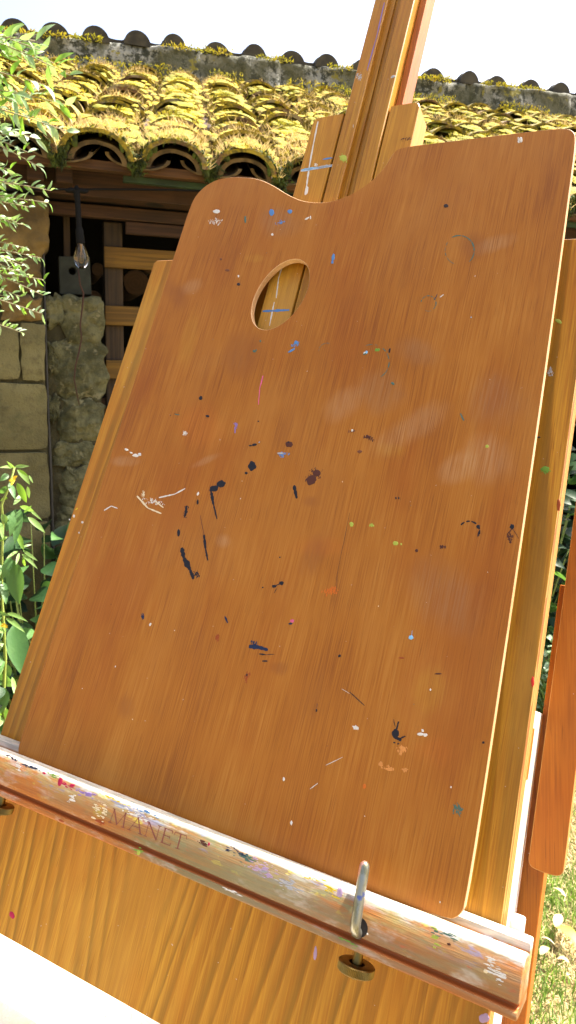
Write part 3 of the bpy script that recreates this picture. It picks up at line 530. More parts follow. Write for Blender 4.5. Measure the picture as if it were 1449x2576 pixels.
for ci in range(-4, 19):
    xc = .208 + ci * PIT - .005 * ci
    for q in range(240):
        y = rs.uniform(2.6, Y1); s_ = rs.uniform(-PIT / 2, PIT / 2)
        P = surf(xc, y, s_); dens = noise.fractal(Vector((P.x * 2.2, P.y * 2.2, 4)), 1, 2, 3)
        if dens < -.38 : continue
        if abs(s_) > .10 and rs.random() < .45: continue
        nrm = (upv * .8 + sidev * (-s_ / .12) * .7).normalized()
        r = rs.uniform(.010, .042); cushion(P - nrm * .003, r, rs.uniform(.003, .010), nrm)
    for q in range(5600):
        y = 2.575 + (Y1 - 2.575) * rs.random() ** 1.25; s_ = rs.uniform(-PIT / 2, PIT / 2)
        P = surf(xc, y, s_); dens = noise.fractal(Vector((P.x * 2.2, P.y * 2.2, 4)), 1, 2, 3)
        g = noise.fractal(Vector((P.x * 1.7, P.y * 1.7, 9)), 1, 2, 3)
        if dens < -.35: continue
        valley = abs(s_) > .085
        dry = (valley and rs.random() < .4) or g > .15 and rs.random() < .45
        ln = rs.uniform(.02, .055) if dry else rs.uniform(.006, .016)
        d_ = (upv * rs.uniform(.4, 1) + sidev * rs.uniform(-.9, .9) + dirv * rs.uniform(-1.0, .6)).normalized() * ln
        blade(P - upv * .004, d_, rs.uniform(.0010, .0020) if dry else rs.uniform(.0018, .0038), 1 if dry else 0)
    for q in range(26):      # dark moss clots on the tile mouths and in the valleys
        sg = rs.choice((-1, 1)); a = rs.uniform(.0, .9) if sg > 0 else math.pi - rs.uniform(.0, .9); r = .112 + rs.gauss(0, .006)
        P = roof(xc, 2.582) + sidev * (math.cos(a) * r) + upv * (math.sin(a) * r * .72 + .012 - rs.uniform(0, .02))
        cushion(P, rs.uniform(.006, .013), rs.uniform(.004, .010), Vector((0, -1, .1)), upv, 1)
    # hanging fringe at the eave
    for q in range(900):
        a = rs.uniform(0, math.pi); r = .117 + rs.uniform(-.016, .004)
        P = roof(xc, 2.588 + rs.uniform(-.012, .03)) + sidev * (math.cos(a) * r) + upv * (math.sin(a) * r * .72 + .016)
        if math.sin(a) > .55 and rs.random() < .5: continue
        d_ = Vector((rs.uniform(-.4, .4), rs.uniform(-.7, .0), rs.uniform(-1, .3))).normalized() * rs.uniform(.008, .022)
        blade(P, d_, rs.uniform(.002, .0045), 2 if rs.random() < .6 else 0)
    for q in range(380):
        P = roof(xc + PIT / 2 + rs.gauss(0, .012), 2.59) + upv * (-.0 + rs.uniform(-.03, .03)) + Vector((0, rs.uniform(-.02, .01), 0))
        blade(P, Vector((rs.uniform(-.5, .5), rs.uniform(-.6, .1), rs.uniform(-1, .2))).normalized() * rs.uniform(.01, .028), rs.uniform(.002, .0045), 2)
mgreen = plain('green_moss', (.045, .065, .008), .9, vary=.7, sc=30)
mo_ = hp(mm, 'moss_cushions', [moss.m, mgreen], smooth=True); mo_['kind'] = 'stuff'
tu = link('moss_and_dry_grass', TV, TF, [mossb.m, straw.m, mgreen], shed, TM); tu.location = (-.4, -3.2, 0); tu['kind'] = 'stuff'

# ridge: mortar upstand with the far slope's tile ends on top
RT = [(-1.8, 3.36), (-.167, 3.476), (.684, 3.529), (1.4, 3.562), (2.244, 3.592), (2.751, 3.615), (3.4, 3.655), (4.218, 3.689), (5.8, 3.75)]
def ridge_z(x):
    for (a, za), (b, zb) in zip(RT, RT[1:]):
        if x <= b: return za + (zb - za) * (x - a) / (b - a)
    return RT[-1][1]
mb = MB(); NX = 300; prof_h = [-.30, -.22, -.16, -.11, -.07, -.035, -.012, 0, 0]
vs = []
for i in range(NX + 1):
    x = -1.7 + 7.2 * i / NX
    for j, h_ in enumerate(prof_h):
        y = Y1 + (.0 if j < 7 else (.02 if j == 7 else .12)) - .03 * (j == 0)
        f_ = noise.fractal(Vector((x * 4, h_ * 12, 2)), .9, 2, 4); blockn = noise.cell(Vector((x * 3.4 + .3 * math.sin(x), 0, 0)))
        vs.append((x, y - .022 * f_ - .02 * blockn * (j < 8) , ridge_z(x) + h_ + .008 * noise.noise(Vector((x * 9, 0, 0)))))
m_ = len(prof_h); mb.add(vs, [(i * m_ + j, (i + 1) * m_ + j, (i + 1) * m_ + j + 1, i * m_ + j + 1) for i in range(NX) for j in range(m_ - 1)])
hp(mb, 'ridge_upstand', [fl.m], smooth=True)
HX = [-1.16, -.89, -.62, -.35, -.081, .157, .41, .678, .921, 1.217, 1.487, 1.767, 2.033, 2.32, 2.62, 2.912, 3.229, 3.483, 3.804, 4.097, 4.37, 4.64]
mb = MB()
dk = plain('dark_lichened_tile', (.032, .027, .015), .9, vary=.5, sc=14)
for i, x in enumerate(HX):
    z = ridge_z(x) - .012; r = rs.uniform(.088, .10); hh = rs.uniform(.085, .105); n = 14
    for (y0, y1, kk) in ((5.13, 5.19, 0), (5.19, 5.60, 1)):
        rr = r * (.93 if kk == 0 else 1)
        ring0 = [(x + math.cos(math.pi * k / n) * rr, y0, z + math.sin(math.pi * k / n) * hh * (.96 if kk == 0 else 1)) for k in range(n + 1)]
        ring1 = [(p[0], y1, p[2] - (0 if kk == 0 else .12)) for p in ring0]
        vs = ring0 + ring1; fs = [(k, k + 1, n + 2 + k, n + 1 + k) for k in range(n)] + [tuple(range(n + 1))[::-1]]
        mb.add(vs, fs)
    if i < len(HX) - 1:     # channel between two humps
        x2 = HX[i + 1]; xm = (x + x2) / 2; hw = (x2 - x) / 2; nn_ = 8
        r0 = [(xm + hw * (-1 + 2 * k / nn_), 5.17, ridge_z(xm) + .026 + .055 * abs(-1 + 2 * k / nn_) ** 2.2) for k in range(nn_ + 1)]
        r1 = [(p[0], 5.6, p[2] - .12) for p in r0]; r2 = [(p[0], 5.17, p[2] - .07) for p in r0]
        mb.add(r0 + r1 + r2, [(k, k + 1, nn_ + 2 + k, nn_ + 1 + k) for k in range(nn_)] + [(k + 1, k, 2 * nn_ + 2 + k, 2 * nn_ + 3 + k) for k in range(nn_)])
hp(mb, 'ridge_tiles', [dk], angle=50)
TV = []; TF = []; TM = []
for q in range(9000):       # moss on the upstand's top edge and foot
    x = rs.uniform(-1.2, 5.2); top = rs.random() < .55
    if noise.noise(Vector((x * 2.3, 1 if top else 7, 0))) < -.05: continue
    P = Vector((x, Y1 + rs.uniform(-.035, .05), ridge_z(x) + rs.uniform(-.022, .012))) if top else Vector((x, Y1 - .04 + rs.uniform(-.04, .02), ridge_z(x) - .20 + rs.uniform(-.03, .06)))
    blade(P, Vector((rs.uniform(-.8, .8), rs.uniform(-1, .2), rs.uniform(-.2, 1))).normalized() * rs.uniform(.008, .03), rs.uniform(.003, .007), 0)
tu = link('ridge_moss', TV, TF, [mossb.m, straw.m], shed, TM); tu.location = (-.4, -3.2, 0); tu['kind'] = 'stuff'
# rear slope so the shed is a closed roof from elsewhere
mb = MB(); mb.add([(-1.7, 5.25, ridge_z(-1.7) - .03), (5.5, 5.25, ridge_z(5.5) - .03), (5.5, 7.4, ridge_z(5.5) - .75), (-1.7, 7.4, ridge_z(-1.7) - .75)], [(0, 1, 2, 3), (3, 2, 1, 0)][:1]); hp(mb, 'rear_roof_slope', [dk])

# ---- pallet screen, logs, string light
pal2 = empty('slatted_pallet', (.6, 3.0, .9)); tag(pal2, 'weathered upright pallet with pale yellow slats closing the shed front', 'pallet')
def pp(name, mats, a):
    mb = MB(); mb.box(*[q - s_ for q, s_ in zip(a, (.6, .6, 3.0, 3.0, .9, .9))], 0, bev=.003); return mb.build(name, mats, pal2)
for x in (.256, .93, 1.62, 2.3): pp('upright', [pv.m], (x, x + .072, 2.985, 3.05, .0, 2.010))
for z0, z1 in ((1.834, 1.913), (1.610, 1.686), (1.397, 1.471), (1.18, 1.255), (.96, 1.035), (.74, .815)): pp('slat', [pw.m], (.254, 2.37, 2.962, 2.984, z0, z1))
bark = plain('log_bark', (.06, .035, .02), .95, vary=.4, sc=30)
lend = Mat('log_end', .85)
rr_ = ((lend.x * lend.x + lend.z * lend.z).sqrt() * 420 + lend.noise(30, 30, 30, 2) * 4)
lend.set(lend.mix(rr_.sin() * .12 + lend.noise(40, 40, 40, 4) * .8, (.04, .02, .007), (.09, .045, .018)), bump=lend.noise(200, 200, 200, 2), dist=.001)
def log(x, z, r, label, group=None, y=3.38):
    n = 20; vs = []; sd = rs.uniform(0, 9)
    for yy in (0, .012, .42):
        for k in range(n):
            t = 2 * math.pi * k / n; q = (r - (.003 if yy == 0 else 0)) * (1 + .07 * noise.noise(Vector((math.cos(t) * 1.5, math.sin(t) * 1.5, sd)))); vs.append((q * math.cos(t), yy, q * math.sin(t)))
    fs = [(i * n + k, i * n + (k + 1) % n, (i + 1) * n + (k + 1) % n, (i + 1) * n + k) for i in range(2) for k in range(n)]
    o = link('firewood_log', vs, fs + [tuple(range(n))[::-1], tuple(range(2 * n, 3 * n))], [bark, lend.m], None, [0] * len(fs) + [1, 1])
    o.location = (x, y, z); o.rotation_euler = (0, rs.uniform(0, 6), 0); tag(o, label, 'log', group); return o
G = 'firewood logs stacked inside the shed'
log(.241, 1.743, .034, 'round log end left of the upright, just below the hanging bulb', G)
log(.262, 1.868, .030, 'shadowy log end peeping out left of the upright, beside the topmost yellow slat', G)
log(.428, 1.820, .058, 'largest pale round log end, framed between the upright and the backboard corner', G)
log(.488, 1.893, .027, 'small pale log end tucked above the largest log', G)
log(.285, 1.640, .030, 'dim log end low behind the second yellow slat', G)
LG = []
x = .28; z = .06
for row in range(13):
    x = .30 + (row % 2) * .06
    while x < 2.2:
        r = rs.uniform(.05, .062)
        if z + r < 1.60 or (x > .62 and z < 1.85): LG.append((x, z + rs.uniform(-.004, .004), r))
        x += .127
    z += .118
for (x, z, r) in LG:
    if x < .75 and z > 1.0 or (abs(x - .35) < .1 and z > .6): log(x, z, r, 'round firewood log hidden deep in the dark stack behind the slats', 'dark stacked firewood', 3.40)
# support for the visible logs
sl_ = empty('string_light', (.138, 2.62, 2.04)); tag(sl_, 'outdoor string light with one clear filament bulb hanging from a black cable under the eave', 'string light')
rub = plain('black_rubber', (.006, .006, .006), .85, spec=.15)
mb = MB(); pts = []
for i in range(60):
    x = -1.6 + i * .12; pts.append((x - .138, .0 + .0, -.0 + .066 * (x - .138) + .012 * math.sin(x * 3.0) * (abs(x - .138) > .05) + (x - .138) ** 2 * .004))
mb.tube(pts, .0036, 8); mb.build('cable', [rub], sl_, True)
mb = MB(); mb.tube([(-.036, 0, -.003), (-.026, 0, -.001), (-.02, 0, 0), (.02, 0, .002), (.028, 0, .001), (.038, 0, .003)], [.004, .008, .009, .009, .008, .004], 12)
mb.tube([(0, 0, .018), (0, 0, .004)], [.004, .012], 12); mb.tube([(0, 0, 0), (.001, 0, -.022), (.002, 0, -.03), (.005, 0, -.12)], [.013, .010, .0095, .0095], 14)
mb.tube([(.005, 0, -.12), (.006, 0, -.128), (.0085, 0, -.166), (.0088, 0, -.172)], [.011, .0135, .0150, .0140], 18); smooth_by_angle(mb.build('lamp_socket', [rub], sl_), 50)
gl = bpy.data.materials.new('clear_glass'); gl.use_nodes = True; gb = gl.node_tree.nodes['Principled BSDF']
gb.inputs['Transmission Weight'].default_value = 1; gb.inputs['Roughness'].default_value = .02; gb.inputs['IOR'].default_value = 1.38; gb.inputs['Base Color'].default_value = (.95, .95, .9, 1)
mb = MB(); mb.tube([(.009, 0, -.170), (.009, 0, -.180), (.0095, 0, -.195), (.0098, 0, -.212), (.010, 0, -.226), (.010, 0, -.240), (.010, 0, -.250), (.010, 0, -.2545), (.010, 0, -.2555)], [.012, .0135, .0185, .0230, .0245, .0218, .0145, .007, .001], 28)
bulb = mb.build('glass_bulb', [gl], sl_, True)
br = plain('filament_brass', (.22, .13, .04), .4, metal=.6)
mb = MB(); mb.tube([(.0095, 0, -.175), (.0098, 0, -.20)], [.004, .0025], 8)
for dx in (-.006, -.002, .002, .006): mb.tube([(.0098, 0, -.199), (.0098 + dx, .002 * (dx > 0), -.212), (.0098 + dx * .8, 0, -.232), (.0098, 0, -.236)], .0008, 5)
mb.build('filament', [br], bulb)
# a dry creeper stem over the stones
mb = MB(); mb.tube([(.146, 2.79, 1.80), (.152, 2.79, 1.745), (.163, 2.788, 1.715), (.157, 2.782, 1.66), (.148, 2.78, 1.60), (.152, 2.782, 1.55), (.142, 2.785, 1.50), (.128, 2.775, 1.45), (.122, 2.775, 1.40), (.132, 2.775, 1.34), (.14, 2.79, 1.30)], [.0025, .003, .0035, .003, .003, .0025, .003, .0028, .0025, .002, .0012], 6)
tag(mb.build('creeper_stem', [plain('dry_stem', (.05, .02, .012), .9)], None, True), 'thin reddish dry creeper stem winding down over the rubble stones', 'creeper')
# ================================================================ GARDEN
rg = random.Random(5)
gr = Mat('lawn_soil', .95)
c = gr.mix(gr.noise(5, 5, 5, 5, .7).step(.35, .65), (.17, .12, .04), (.32, .24, .10)); c = gr.mix(gr.noise(3, 3, 3, 4, .6, off=3).step(.5, .65) * .7, c, (.10, .13, .03))
gr.set(c, bump=gr.noise(60, 60, 60, 4, .7), dist=.02, strength=1)
N = 60; vs = []
for j in range(N + 1):
    for i in range(N + 1):
        x = -1 + 8 * i / N - 2; y = -2 + 8 * j / N
        vs.append((x, y, .015 * noise.noise(Vector((x * 1.5, y * 1.5, 0))) - .012))
fs = [(j * (N + 1) + i, j * (N + 1) + i + 1, (j + 1) * (N + 1) + i + 1, (j + 1) * (N + 1) + i) for j in range(N) for i in range(N)]
k = len(vs); vs += [(-150, -150, -.03), (150, -150, -.03), (150, 150, -.03), (-150, 150, -.03)]; fs.append((k, k + 1, k + 2, k + 3))
g = link('ground', vs, fs, [gr.m], smooth=True); g['kind'] = 'structure'
def gmat(name, c1, c2, tr, fac=.35, sc=8):
    M = Mat(name, .6); M.set(M.mix(M.noise(sc, sc, sc, 3).step(.35, .65), c1, c2)); M.translucent(tr, fac); return M.m
gg = gmat('green_blade', (.06, .13, .02), (.16, .25, .04), (.25, .38, .05))
gd = gmat('dry_blade', (.38, .27, .12), (.58, .44, .22), (.55, .42, .2), .25)
V = []; F = []; MI = []
def gblade(x, y, h, lean, wd, mi, z=0):
    a = rg.uniform(0, 6.28); ca, sa = math.cos(a), math.sin(a); b = a + 1.57 + rg.uniform(-.5, .5); px, py = math.cos(b) * wd, math.sin(b) * wd
    k = len(V); V.extend([(x - px, y - py, z), (x + px, y + py, z), (x + ca * lean * .45 + px * .8, y + sa * lean * .45 + py * .8, z + h * .62), (x + ca * lean * .45 - px * .8, y + sa * lean * .45 - py * .8, z + h * .62), (x + ca * lean, y + sa * lean, z + h)])
    F.extend([(k, k + 1, k + 2, k + 3), (k + 3, k + 2, k + 4)]); MI.extend([mi, mi])
for q in range(60000):
    x = rg.uniform(.75, 2.6); y = rg.uniform(.75, 2.7)
    if y < x * .6 or y > x * 1.45 + .1: continue
    n_ = noise.fractal(Vector((x * 4.2, y * 4.2, 1)), 1, 2, 3)
    green = n_ > .0 and rg.random() < .75 or rg.random() < .16
    if green: gblade(x, y, rg.uniform(.02, .05), rg.uniform(.005, .035), rg.uniform(.0010, .0018), 0)
    else: gblade(x, y, rg.uniform(.004, .022), rg.uniform(.015, .05), rg.uniform(.0008, .0018), 1)
for q in range(9000):
    x = rg.uniform(-1.2, 3.2); y = rg.uniform(.2, 2.8); gblade(x, y, rg.uniform(.015, .05), rg.uniform(.01, .04), rg.uniform(.0015, .003), rg.choice((0, 0, 1)))
tag(link('grass', V, F, [gg, gd], None, MI), 'dry and green grass blades of the lawn', 'grass', kind='stuff')

# leaf shapes
def leaf(mb, P, T, wd, nrm, mi=0, fold=.25, curl=.15, seg=6, tip=1.0):
    P = Vector(P); T = Vector(T); ax = T - P; L = ax.length
    if L < 1e-5: return
    ax.normalize(); side = ax.cross(nrm); side = side.normalized() if side.length > 1e-6 else ax.orthogonal(); up = side.cross(ax).normalized()
    vs = []
    for i in range(seg + 1):
        f = i / seg; w_ = wd * .5 * (math.sin(math.pi * min(1, f ** .85)) ** .8 * (1 - .25 * f) if 0 < f < 1 else 0.02)
        c = P + ax * (L * f) + up * (curl * L * math.sin(math.pi * f) )
        vs += [c + side * w_ + up * (w_ * fold), c, c - side * w_ + up * (w_ * fold)]
    fs = []
    for i in range(seg):
        a = i * 3; fs += [(a, a + 1, a + 4, a + 3), (a + 1, a + 2, a + 5, a + 4)]
    mb.add(vs, fs, mi)
def leafmat(name, c1, c2, tr, fac=.4, rough=.45, vein=True):
    M = Mat(name, rough, .4); c = M.mix(M.noise(14, 14, 14, 3).step(.35, .65), c1, c2); c = M.mix(M.noise(150, 150, 150, 2).step(.5, .75) * .3, c, tuple(q * .6 for q in c1))
    M.set(c, bump=M.noise(220, 220, 220, 2), dist=.001, strength=.4); M.translucent(tr, fac); return M.m
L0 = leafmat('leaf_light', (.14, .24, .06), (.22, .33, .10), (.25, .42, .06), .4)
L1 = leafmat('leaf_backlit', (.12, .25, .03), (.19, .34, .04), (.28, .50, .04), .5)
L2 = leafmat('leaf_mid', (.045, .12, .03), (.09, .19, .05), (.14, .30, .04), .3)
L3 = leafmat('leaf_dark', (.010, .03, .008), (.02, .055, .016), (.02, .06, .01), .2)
SV = leafmat('leaf_silver', (.18, .29, .13), (.40, .50, .33), (.34, .50, .12), .35)
stemm = plain('green_stem', (.22, .28, .05), .6)
twig = plain('grey_twig', (.20, .17, .09), .8)

# tall leafy plant, lower left
pl = empty('broadleaf_plant', (-.075, 1.3, 0)); tag(pl, 'tall green plant with pointed opposite leaves and yellow buds in front of the stone pier', 'plant')
mb = MB()
sp = [(-.02, 1.315, -.0)] ; pts = [Vector((q[0] / 1000, 1.305, q[1] / 1000)) for q in STEM]; pts.append(Vector((pts[-1].x - .01, 1.31, 0)))
mb.tube(pts, [.0018, .002, .0022, .0022, .0024, .0026, .0028, .003, .0032, .0034, .0036, .004], 7)
mb2 = MB()
for i, (x1, z1, x2, z2, wd, c_) in enumerate(BL):
    y1 = 1.30 + rg.uniform(-.010, .010); y2 = y1 - rg.uniform(-.03, .045) + (.02 if c_ == 3 else 0)
    nrm = Vector((rg.uniform(-.35, .35), -1, rg.uniform(.1, .7))).normalized()
    leaf(mb2, (x1 / 1000, y1, z1 / 1000), (x2 / 1000, y2, z2 / 1000), wd / 1e6, nrm, c_, fold=rg.uniform(.1, .45), curl=rg.uniform(.0, .12), seg=8)
for i in range(70):     # leaves of the hidden left and lower half
    k = rg.randrange(1, len(pts) - 1); P = pts[k].lerp(pts[k + 1], rg.random()); 
    if P.z > 1.15: continue
    a = rg.uniform(2.0, 4.3) if P.z > .65 else rg.uniform(0, 6.28)
    T = P + Vector((math.cos(a) * .07, math.sin(a) * .04, rg.uniform(-.07, .02)))
    leaf(mb2, P, T, rg.uniform(.02, .035), Vector((rg.uniform(-.3, .3), -1, .6)).normalized(), rg.choice((0, 2, 2, 3)), seg=7)
for q in (mb, mb2): q.v = [(v[0] + .075, v[1] - 1.3, v[2]) for v in q.v]
mb.build('stem', [stemm], pl, True); mb2.build('leaves', [L0, L1, L2, L3], pl, True)
ylw = plain('yellow_bud', (.75, .52, .02), .6)
for (x, z) in FLW[:2]:
    mb = MB()
    for k in range(6):
        a = rg.uniform(0, 6.28); P = Vector((x / 1000 + .075 + rg.uniform(-.003, .003), rg.uniform(-.016, -.004), z / 1000 + rg.uniform(-.003, .003)))
        leaf(mb, P, P + Vector((math.cos(a), rg.uniform(-.6, .2), math.sin(a))) * .008, .005, Vector((0, -1, 0)), 0, seg=4)
    mb.build('yellow_bud', [ylw], pl)

# silvery shrub, upper left: arching shoots from a stem out of frame
sh = empty('silver_shrub', (-.75, 1.55, 0)); tag(sh, 'silvery green shrub whose narrow leaved shoots hang into the upper left', 'shrub')
st_ = MB(); lf = MB()
tips = [((.070, 2.018), .040, 9), ((.045, 2.058), .042, 8), ((.005, 2.066), .040, 8), ((.062, 1.965), .040, 9), ((.060, 1.905), .036, 9), ((.030, 1.93), .036, 9), ((-.01, 1.98), .040, 10), ((-.03, 2.04), .04, 9), ((-.02, 1.90), .034, 9),
        ((.030, 1.795), .022, 16), ((.026, 1.778), .020, 15), ((.012, 1.835), .024, 14), ((-.008, 1.862), .025, 14), ((-.01, 1.765), .021, 16), ((-.035, 1.82), .022, 14), ((-.04, 1.78), .02, 14),
        ((.010, 1.672), .020, 16), ((.014, 1.635), .020, 16), ((.012, 1.612), .018, 17), ((.009, 1.572), .019, 18), ((-.018, 1.735), .02, 14), ((-.02, 1.69), .02, 16), ((-.03, 1.65), .02, 15), ((-.03, 1.60), .02, 15), ((-.045, 1.74), .02, 12), ((-.06, 1.60), .02, 12)]
for (tx, tz), ll, nl in tips + [((a[0] - rg.uniform(.02, .07), a[1] + rg.uniform(-.04, .04)), l_, n_) for a, l_, n_ in tips]:
    ty = 1.5 + rg.uniform(-.06, .08)
    src = Vector((-.75 + rg.uniform(-.05, .05), 1.55, tz - .1 + rg.uniform(-.05, .3))); T = Vector((tx, ty, tz)); 
    mid = src.lerp(T, .6) + Vector((0, 0, rg.uniform(.03, .12)))
    P = []
    for i in range(26):
        f = i / 25; P.append(src * (1 - f) ** 2 + mid * 2 * f * (1 - f) + T * f * f)
    st_.tube(P, [.004 - .0032 * i / 25 for i in range(26)], 5)
    tot = .30
    for k in range(int(nl * 2.5)):
        f = 1 - (k / (nl * 2.5)) * .42; i = min(24, int(f * 25)); p = P[i].lerp(P[i + 1], f * 25 - i); t = (P[i + 1] - P[i]).normalized()
        a = rg.uniform(0, 6.28); o_ = t.orthogonal().normalized(); rad = (o_ * math.cos(a) + t.cross(o_) * math.sin(a))
        d_ = (t * rg.uniform(.3, 1.1) + rad * rg.uniform(.6, 1.1) + Vector((0, 0, rg.uniform(-.15, .25)))).normalized() * ll * rg.uniform(.65, 1.15)
        leaf(lf, p, p + d_, ll * rg.uniform(.24, .36), Vector((rg.uniform(-.8, .8), rg.uniform(-1, -.2), rg.uniform(-.2, 1))).normalized(), rg.choice((0, 0, 0, 1, 2)), fold=.3, curl=.1, seg=5)
st_.tube([(-.75, 1.55, 0), (-.78, 1.56, .8), (-.74, 1.54, 1.5), (-.76, 1.55, 2.1)], [.03, .025, .018, .008], 10)
for q in (st_, lf): q.v = [(v[0] + .75, v[1] - 1.55, v[2]) for v in q.v]
st_.build('branches', [twig], sh, True); lf.build('foliage', [SV, L0, L1], sh, True)

# shade plants along the foot of the wall
def clump(name, x, y, R_c, H_, n, ll, ww, mats, label, cat='plant', seed=1, z0=0.0):
    r = random.Random(seed); e = empty(name, (x, y, z0)); tag(e, label, cat); m1 = MB(); m2_ = MB()
    for i in range(n):
        a = r.uniform(0, 6.28); q = R_c * math.sqrt(r.random()); h_ = H_ * r.uniform(.15, 1) * (1 - .4 * (q / R_c) ** 2)
        P = Vector((math.cos(a) * q, math.sin(a) * q, h_)); 
        if i % 3 == 0: m1.tube([(P.x * .2, P.y * .2, 0), (P.x * .7, P.y * .7, h_ * .6), P], [.004, .003, .0015], 5)
        d_ = Vector((math.cos(a + r.uniform(-1, 1)), math.sin(a + r.uniform(-1, 1)), r.uniform(-.5, .5))).normalized() * ll * r.uniform(.6, 1.2)
        leaf(m2_, P, P + d_, ww * r.uniform(.7, 1.2), Vector((r.uniform(-.5, .5), r.uniform(-.9, 0), r.uniform(.2, 1))).normalized(), r.randrange(len(mats)), fold=.2, curl=.12, seg=6)
    m1.build('stems', [stemm], e, True); m2_.build('leaves', mats, e, True)
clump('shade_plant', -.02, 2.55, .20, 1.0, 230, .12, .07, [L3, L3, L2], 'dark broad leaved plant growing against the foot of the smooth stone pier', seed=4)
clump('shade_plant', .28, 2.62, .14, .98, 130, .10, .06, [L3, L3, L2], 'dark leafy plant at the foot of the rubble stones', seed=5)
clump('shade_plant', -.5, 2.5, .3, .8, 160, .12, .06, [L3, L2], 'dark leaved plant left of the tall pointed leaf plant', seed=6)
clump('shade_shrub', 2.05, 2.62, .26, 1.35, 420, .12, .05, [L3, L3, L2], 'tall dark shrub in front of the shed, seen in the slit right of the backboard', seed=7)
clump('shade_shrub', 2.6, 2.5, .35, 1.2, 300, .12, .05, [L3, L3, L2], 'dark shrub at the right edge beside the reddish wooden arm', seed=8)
clump('pale_herb', 2.02, 2.28, .10, .40, 260, .03, .028, [L0, SV], 'pale green soft leaved herb in the slit between backboard and wooden arm', seed=9)
clump('low_herb', 1.98, 2.06, .07, .12, 60, .06, .03, [L1, L0], 'bright yellow green seedling leaves on the ground beyond the tray', seed=10)
# clump('shade_plant', 1.4, 2.6, .2, .5, 120, .1, .05, [L3, L2], 'dark plant on the ground hidden behind the easel', seed=11)
# fallen leaves on the lawn
fy = plain('fallen_leaf_yellow', (.50, .38, .03), .6, vary=.2, sc=40); fp = plain('fallen_leaf_pale', (.45, .34, .19), .6, vary=.15, sc=40)
def fallen(x, y, a, L_, w_, m_, label):
    mb = MB(); d_ = Vector((math.cos(a), math.sin(a), .12)) * L_
    leaf(mb, (-d_ / 2), (d_ / 2), w_, Vector((.2, .1, 1)).normalized(), 0, fold=.35, curl=.15, seg=8)
    o = mb.build('fallen_leaf', [m_], None, True); o.location = (x, y, .03); tag(o, label, 'leaf', 'fallen leaves on the lawn')
for args in FALL: fallen(*[{'fy': fy, 'fp': fp}.get(q, q) if isinstance(q, str) else q for q in args])
# --- the palette
palette_outline = [(.0, .009), (.0005, .002), (.003, -.0018), (.006, -.002), (.12, -.002), (.24, -.0019), (.3015, -.0005), (.3075, .003), (.3099, .0105),
    (.3098, .15), (.3088, .3), (.3066, .45), (.3058, .4725), (.3035, .4785), (.2965, .4822), (.26, .4822), (.21, .4821), (.1815, .482), (.1765, .478), (.1735, .468), (.1696, .4607), (.1650, .4545), (.1582, .4485), (.1510, .4435),
    (.1435, .4405), (.1360, .4384), (.1276, .4378), (.1170, .4392), (.107, .4420), (.0941, .4487), (.0802, .458), (.0666, .4654), (.0560, .4690), (.0476, .4705), (.0380, .4722), (.028, .4722), (.0200, .4712), (.0125, .4680), (.0062, .4625), (.0020, .4550), (.0003, .4450), (.0, .40), (.0, .2)]
outline = smooth_loop(palette_outline, 2)
hole = [(HC[0] + HA[0] * math.cos(-t) + HB[0] * math.sin(-t), HC[1] + HA[1] * math.cos(-t) + HB[1] * math.sin(-t)) for t in [2 * math.pi * i / 56 for i in range(56)]]
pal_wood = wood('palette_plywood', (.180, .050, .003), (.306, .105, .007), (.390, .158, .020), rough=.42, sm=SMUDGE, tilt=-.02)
pal_edge = wood('palette_edge', (.3, .16, .06), (.5, .3, .14), (.62, .42, .22), rough=.5)
rnd = random.Random(11)
mb = MB(); slab(mb, outline, -.005, 0, .00035, hole, 0, 1)
mats = [pal_wood.m, pal_edge.m] + [PAINT[k] for k in PK]; slot = {k: i + 2 for i, k in enumerate(PK)}
tiny = []
for i in range(30):    # flecks of old paint over the whole board
    c = rnd.choice(['white', 'white', 'white', 'cream', 'dark', 'black', 'umber', 'sky', 'umber', 'teal'])
    r1 = rnd.uniform(.12, .38); tiny.append(['b', c, rnd.uniform(8, 300), rnd.uniform(6, 430), r1, 0, 0, r1 * rnd.uniform(.8, 2)])
tiny = [t for t in tiny if math.hypot(t[2] - HC[0] * 1000, (t[3] - HC[1] * 1000) * .7) > 26]
paint_marks(mb, MARKS + tiny, 0.0, rnd, slot)
pal = mb.build('palette', mats); pal.matrix_world = FR
tag(pal, "large wooden painter's palette with thumb hole and dried paint marks leaning on the easel", 'palette')

# --- the easel: an empty on the ground under it parents every part
base_local = Vector((.14, -1.32, -.1))
easel = empty('easel'); easel.matrix_world = FR @ Matrix.Translation(base_local)
tag(easel, 'varnished wooden box easel with grooved mast, paint smeared ledge and broad backboard in the garden', 'easel')
def part(mb, name, mats, parent=easel, angle=None, label=None):
    o = mb.build(name, mats, parent)
    if parent is easel: o.location = -base_local
    if angle: smooth_by_angle(o, angle)
    if label: o['label'] = label
    return o
pine = wood('pine_board', (.32, .12, .006), (.50, .235, .014), (.60, .32, .032), rough=.36, bands=104, fine=.8, mottle=.6, off=2.0)
plyedge = Mat('ply_edge', .55)
lay = plyedge.z * 160.0 + plyedge.noise(400, 30, 400, 2) * .5
plyedge.set(plyedge.mix(lay.frac().step(.42, .58), (.45, .22, .05), (.28, .10, .015)), bump=plyedge.noise(900, 200, 900, 2), dist=.0003)
mastw = wood('mast_wood', (.24, .09, .006), (.38, .175, .014), (.46, .25, .04), rough=.4, fine=.8, mottle=.8, off=5.0)
platew = wood('plate_wood', (.34, .145, .010), (.48, .23, .020), (.56, .31, .045), rough=.4, fine=.7, mottle=.6, off=8.0)
redw = wood('red_wood', (.17, .042, .003), (.31, .088, .005), (.42, .15, .012), rough=.4, fine=.6, mottle=.9, off=3.0, tilt=.12)
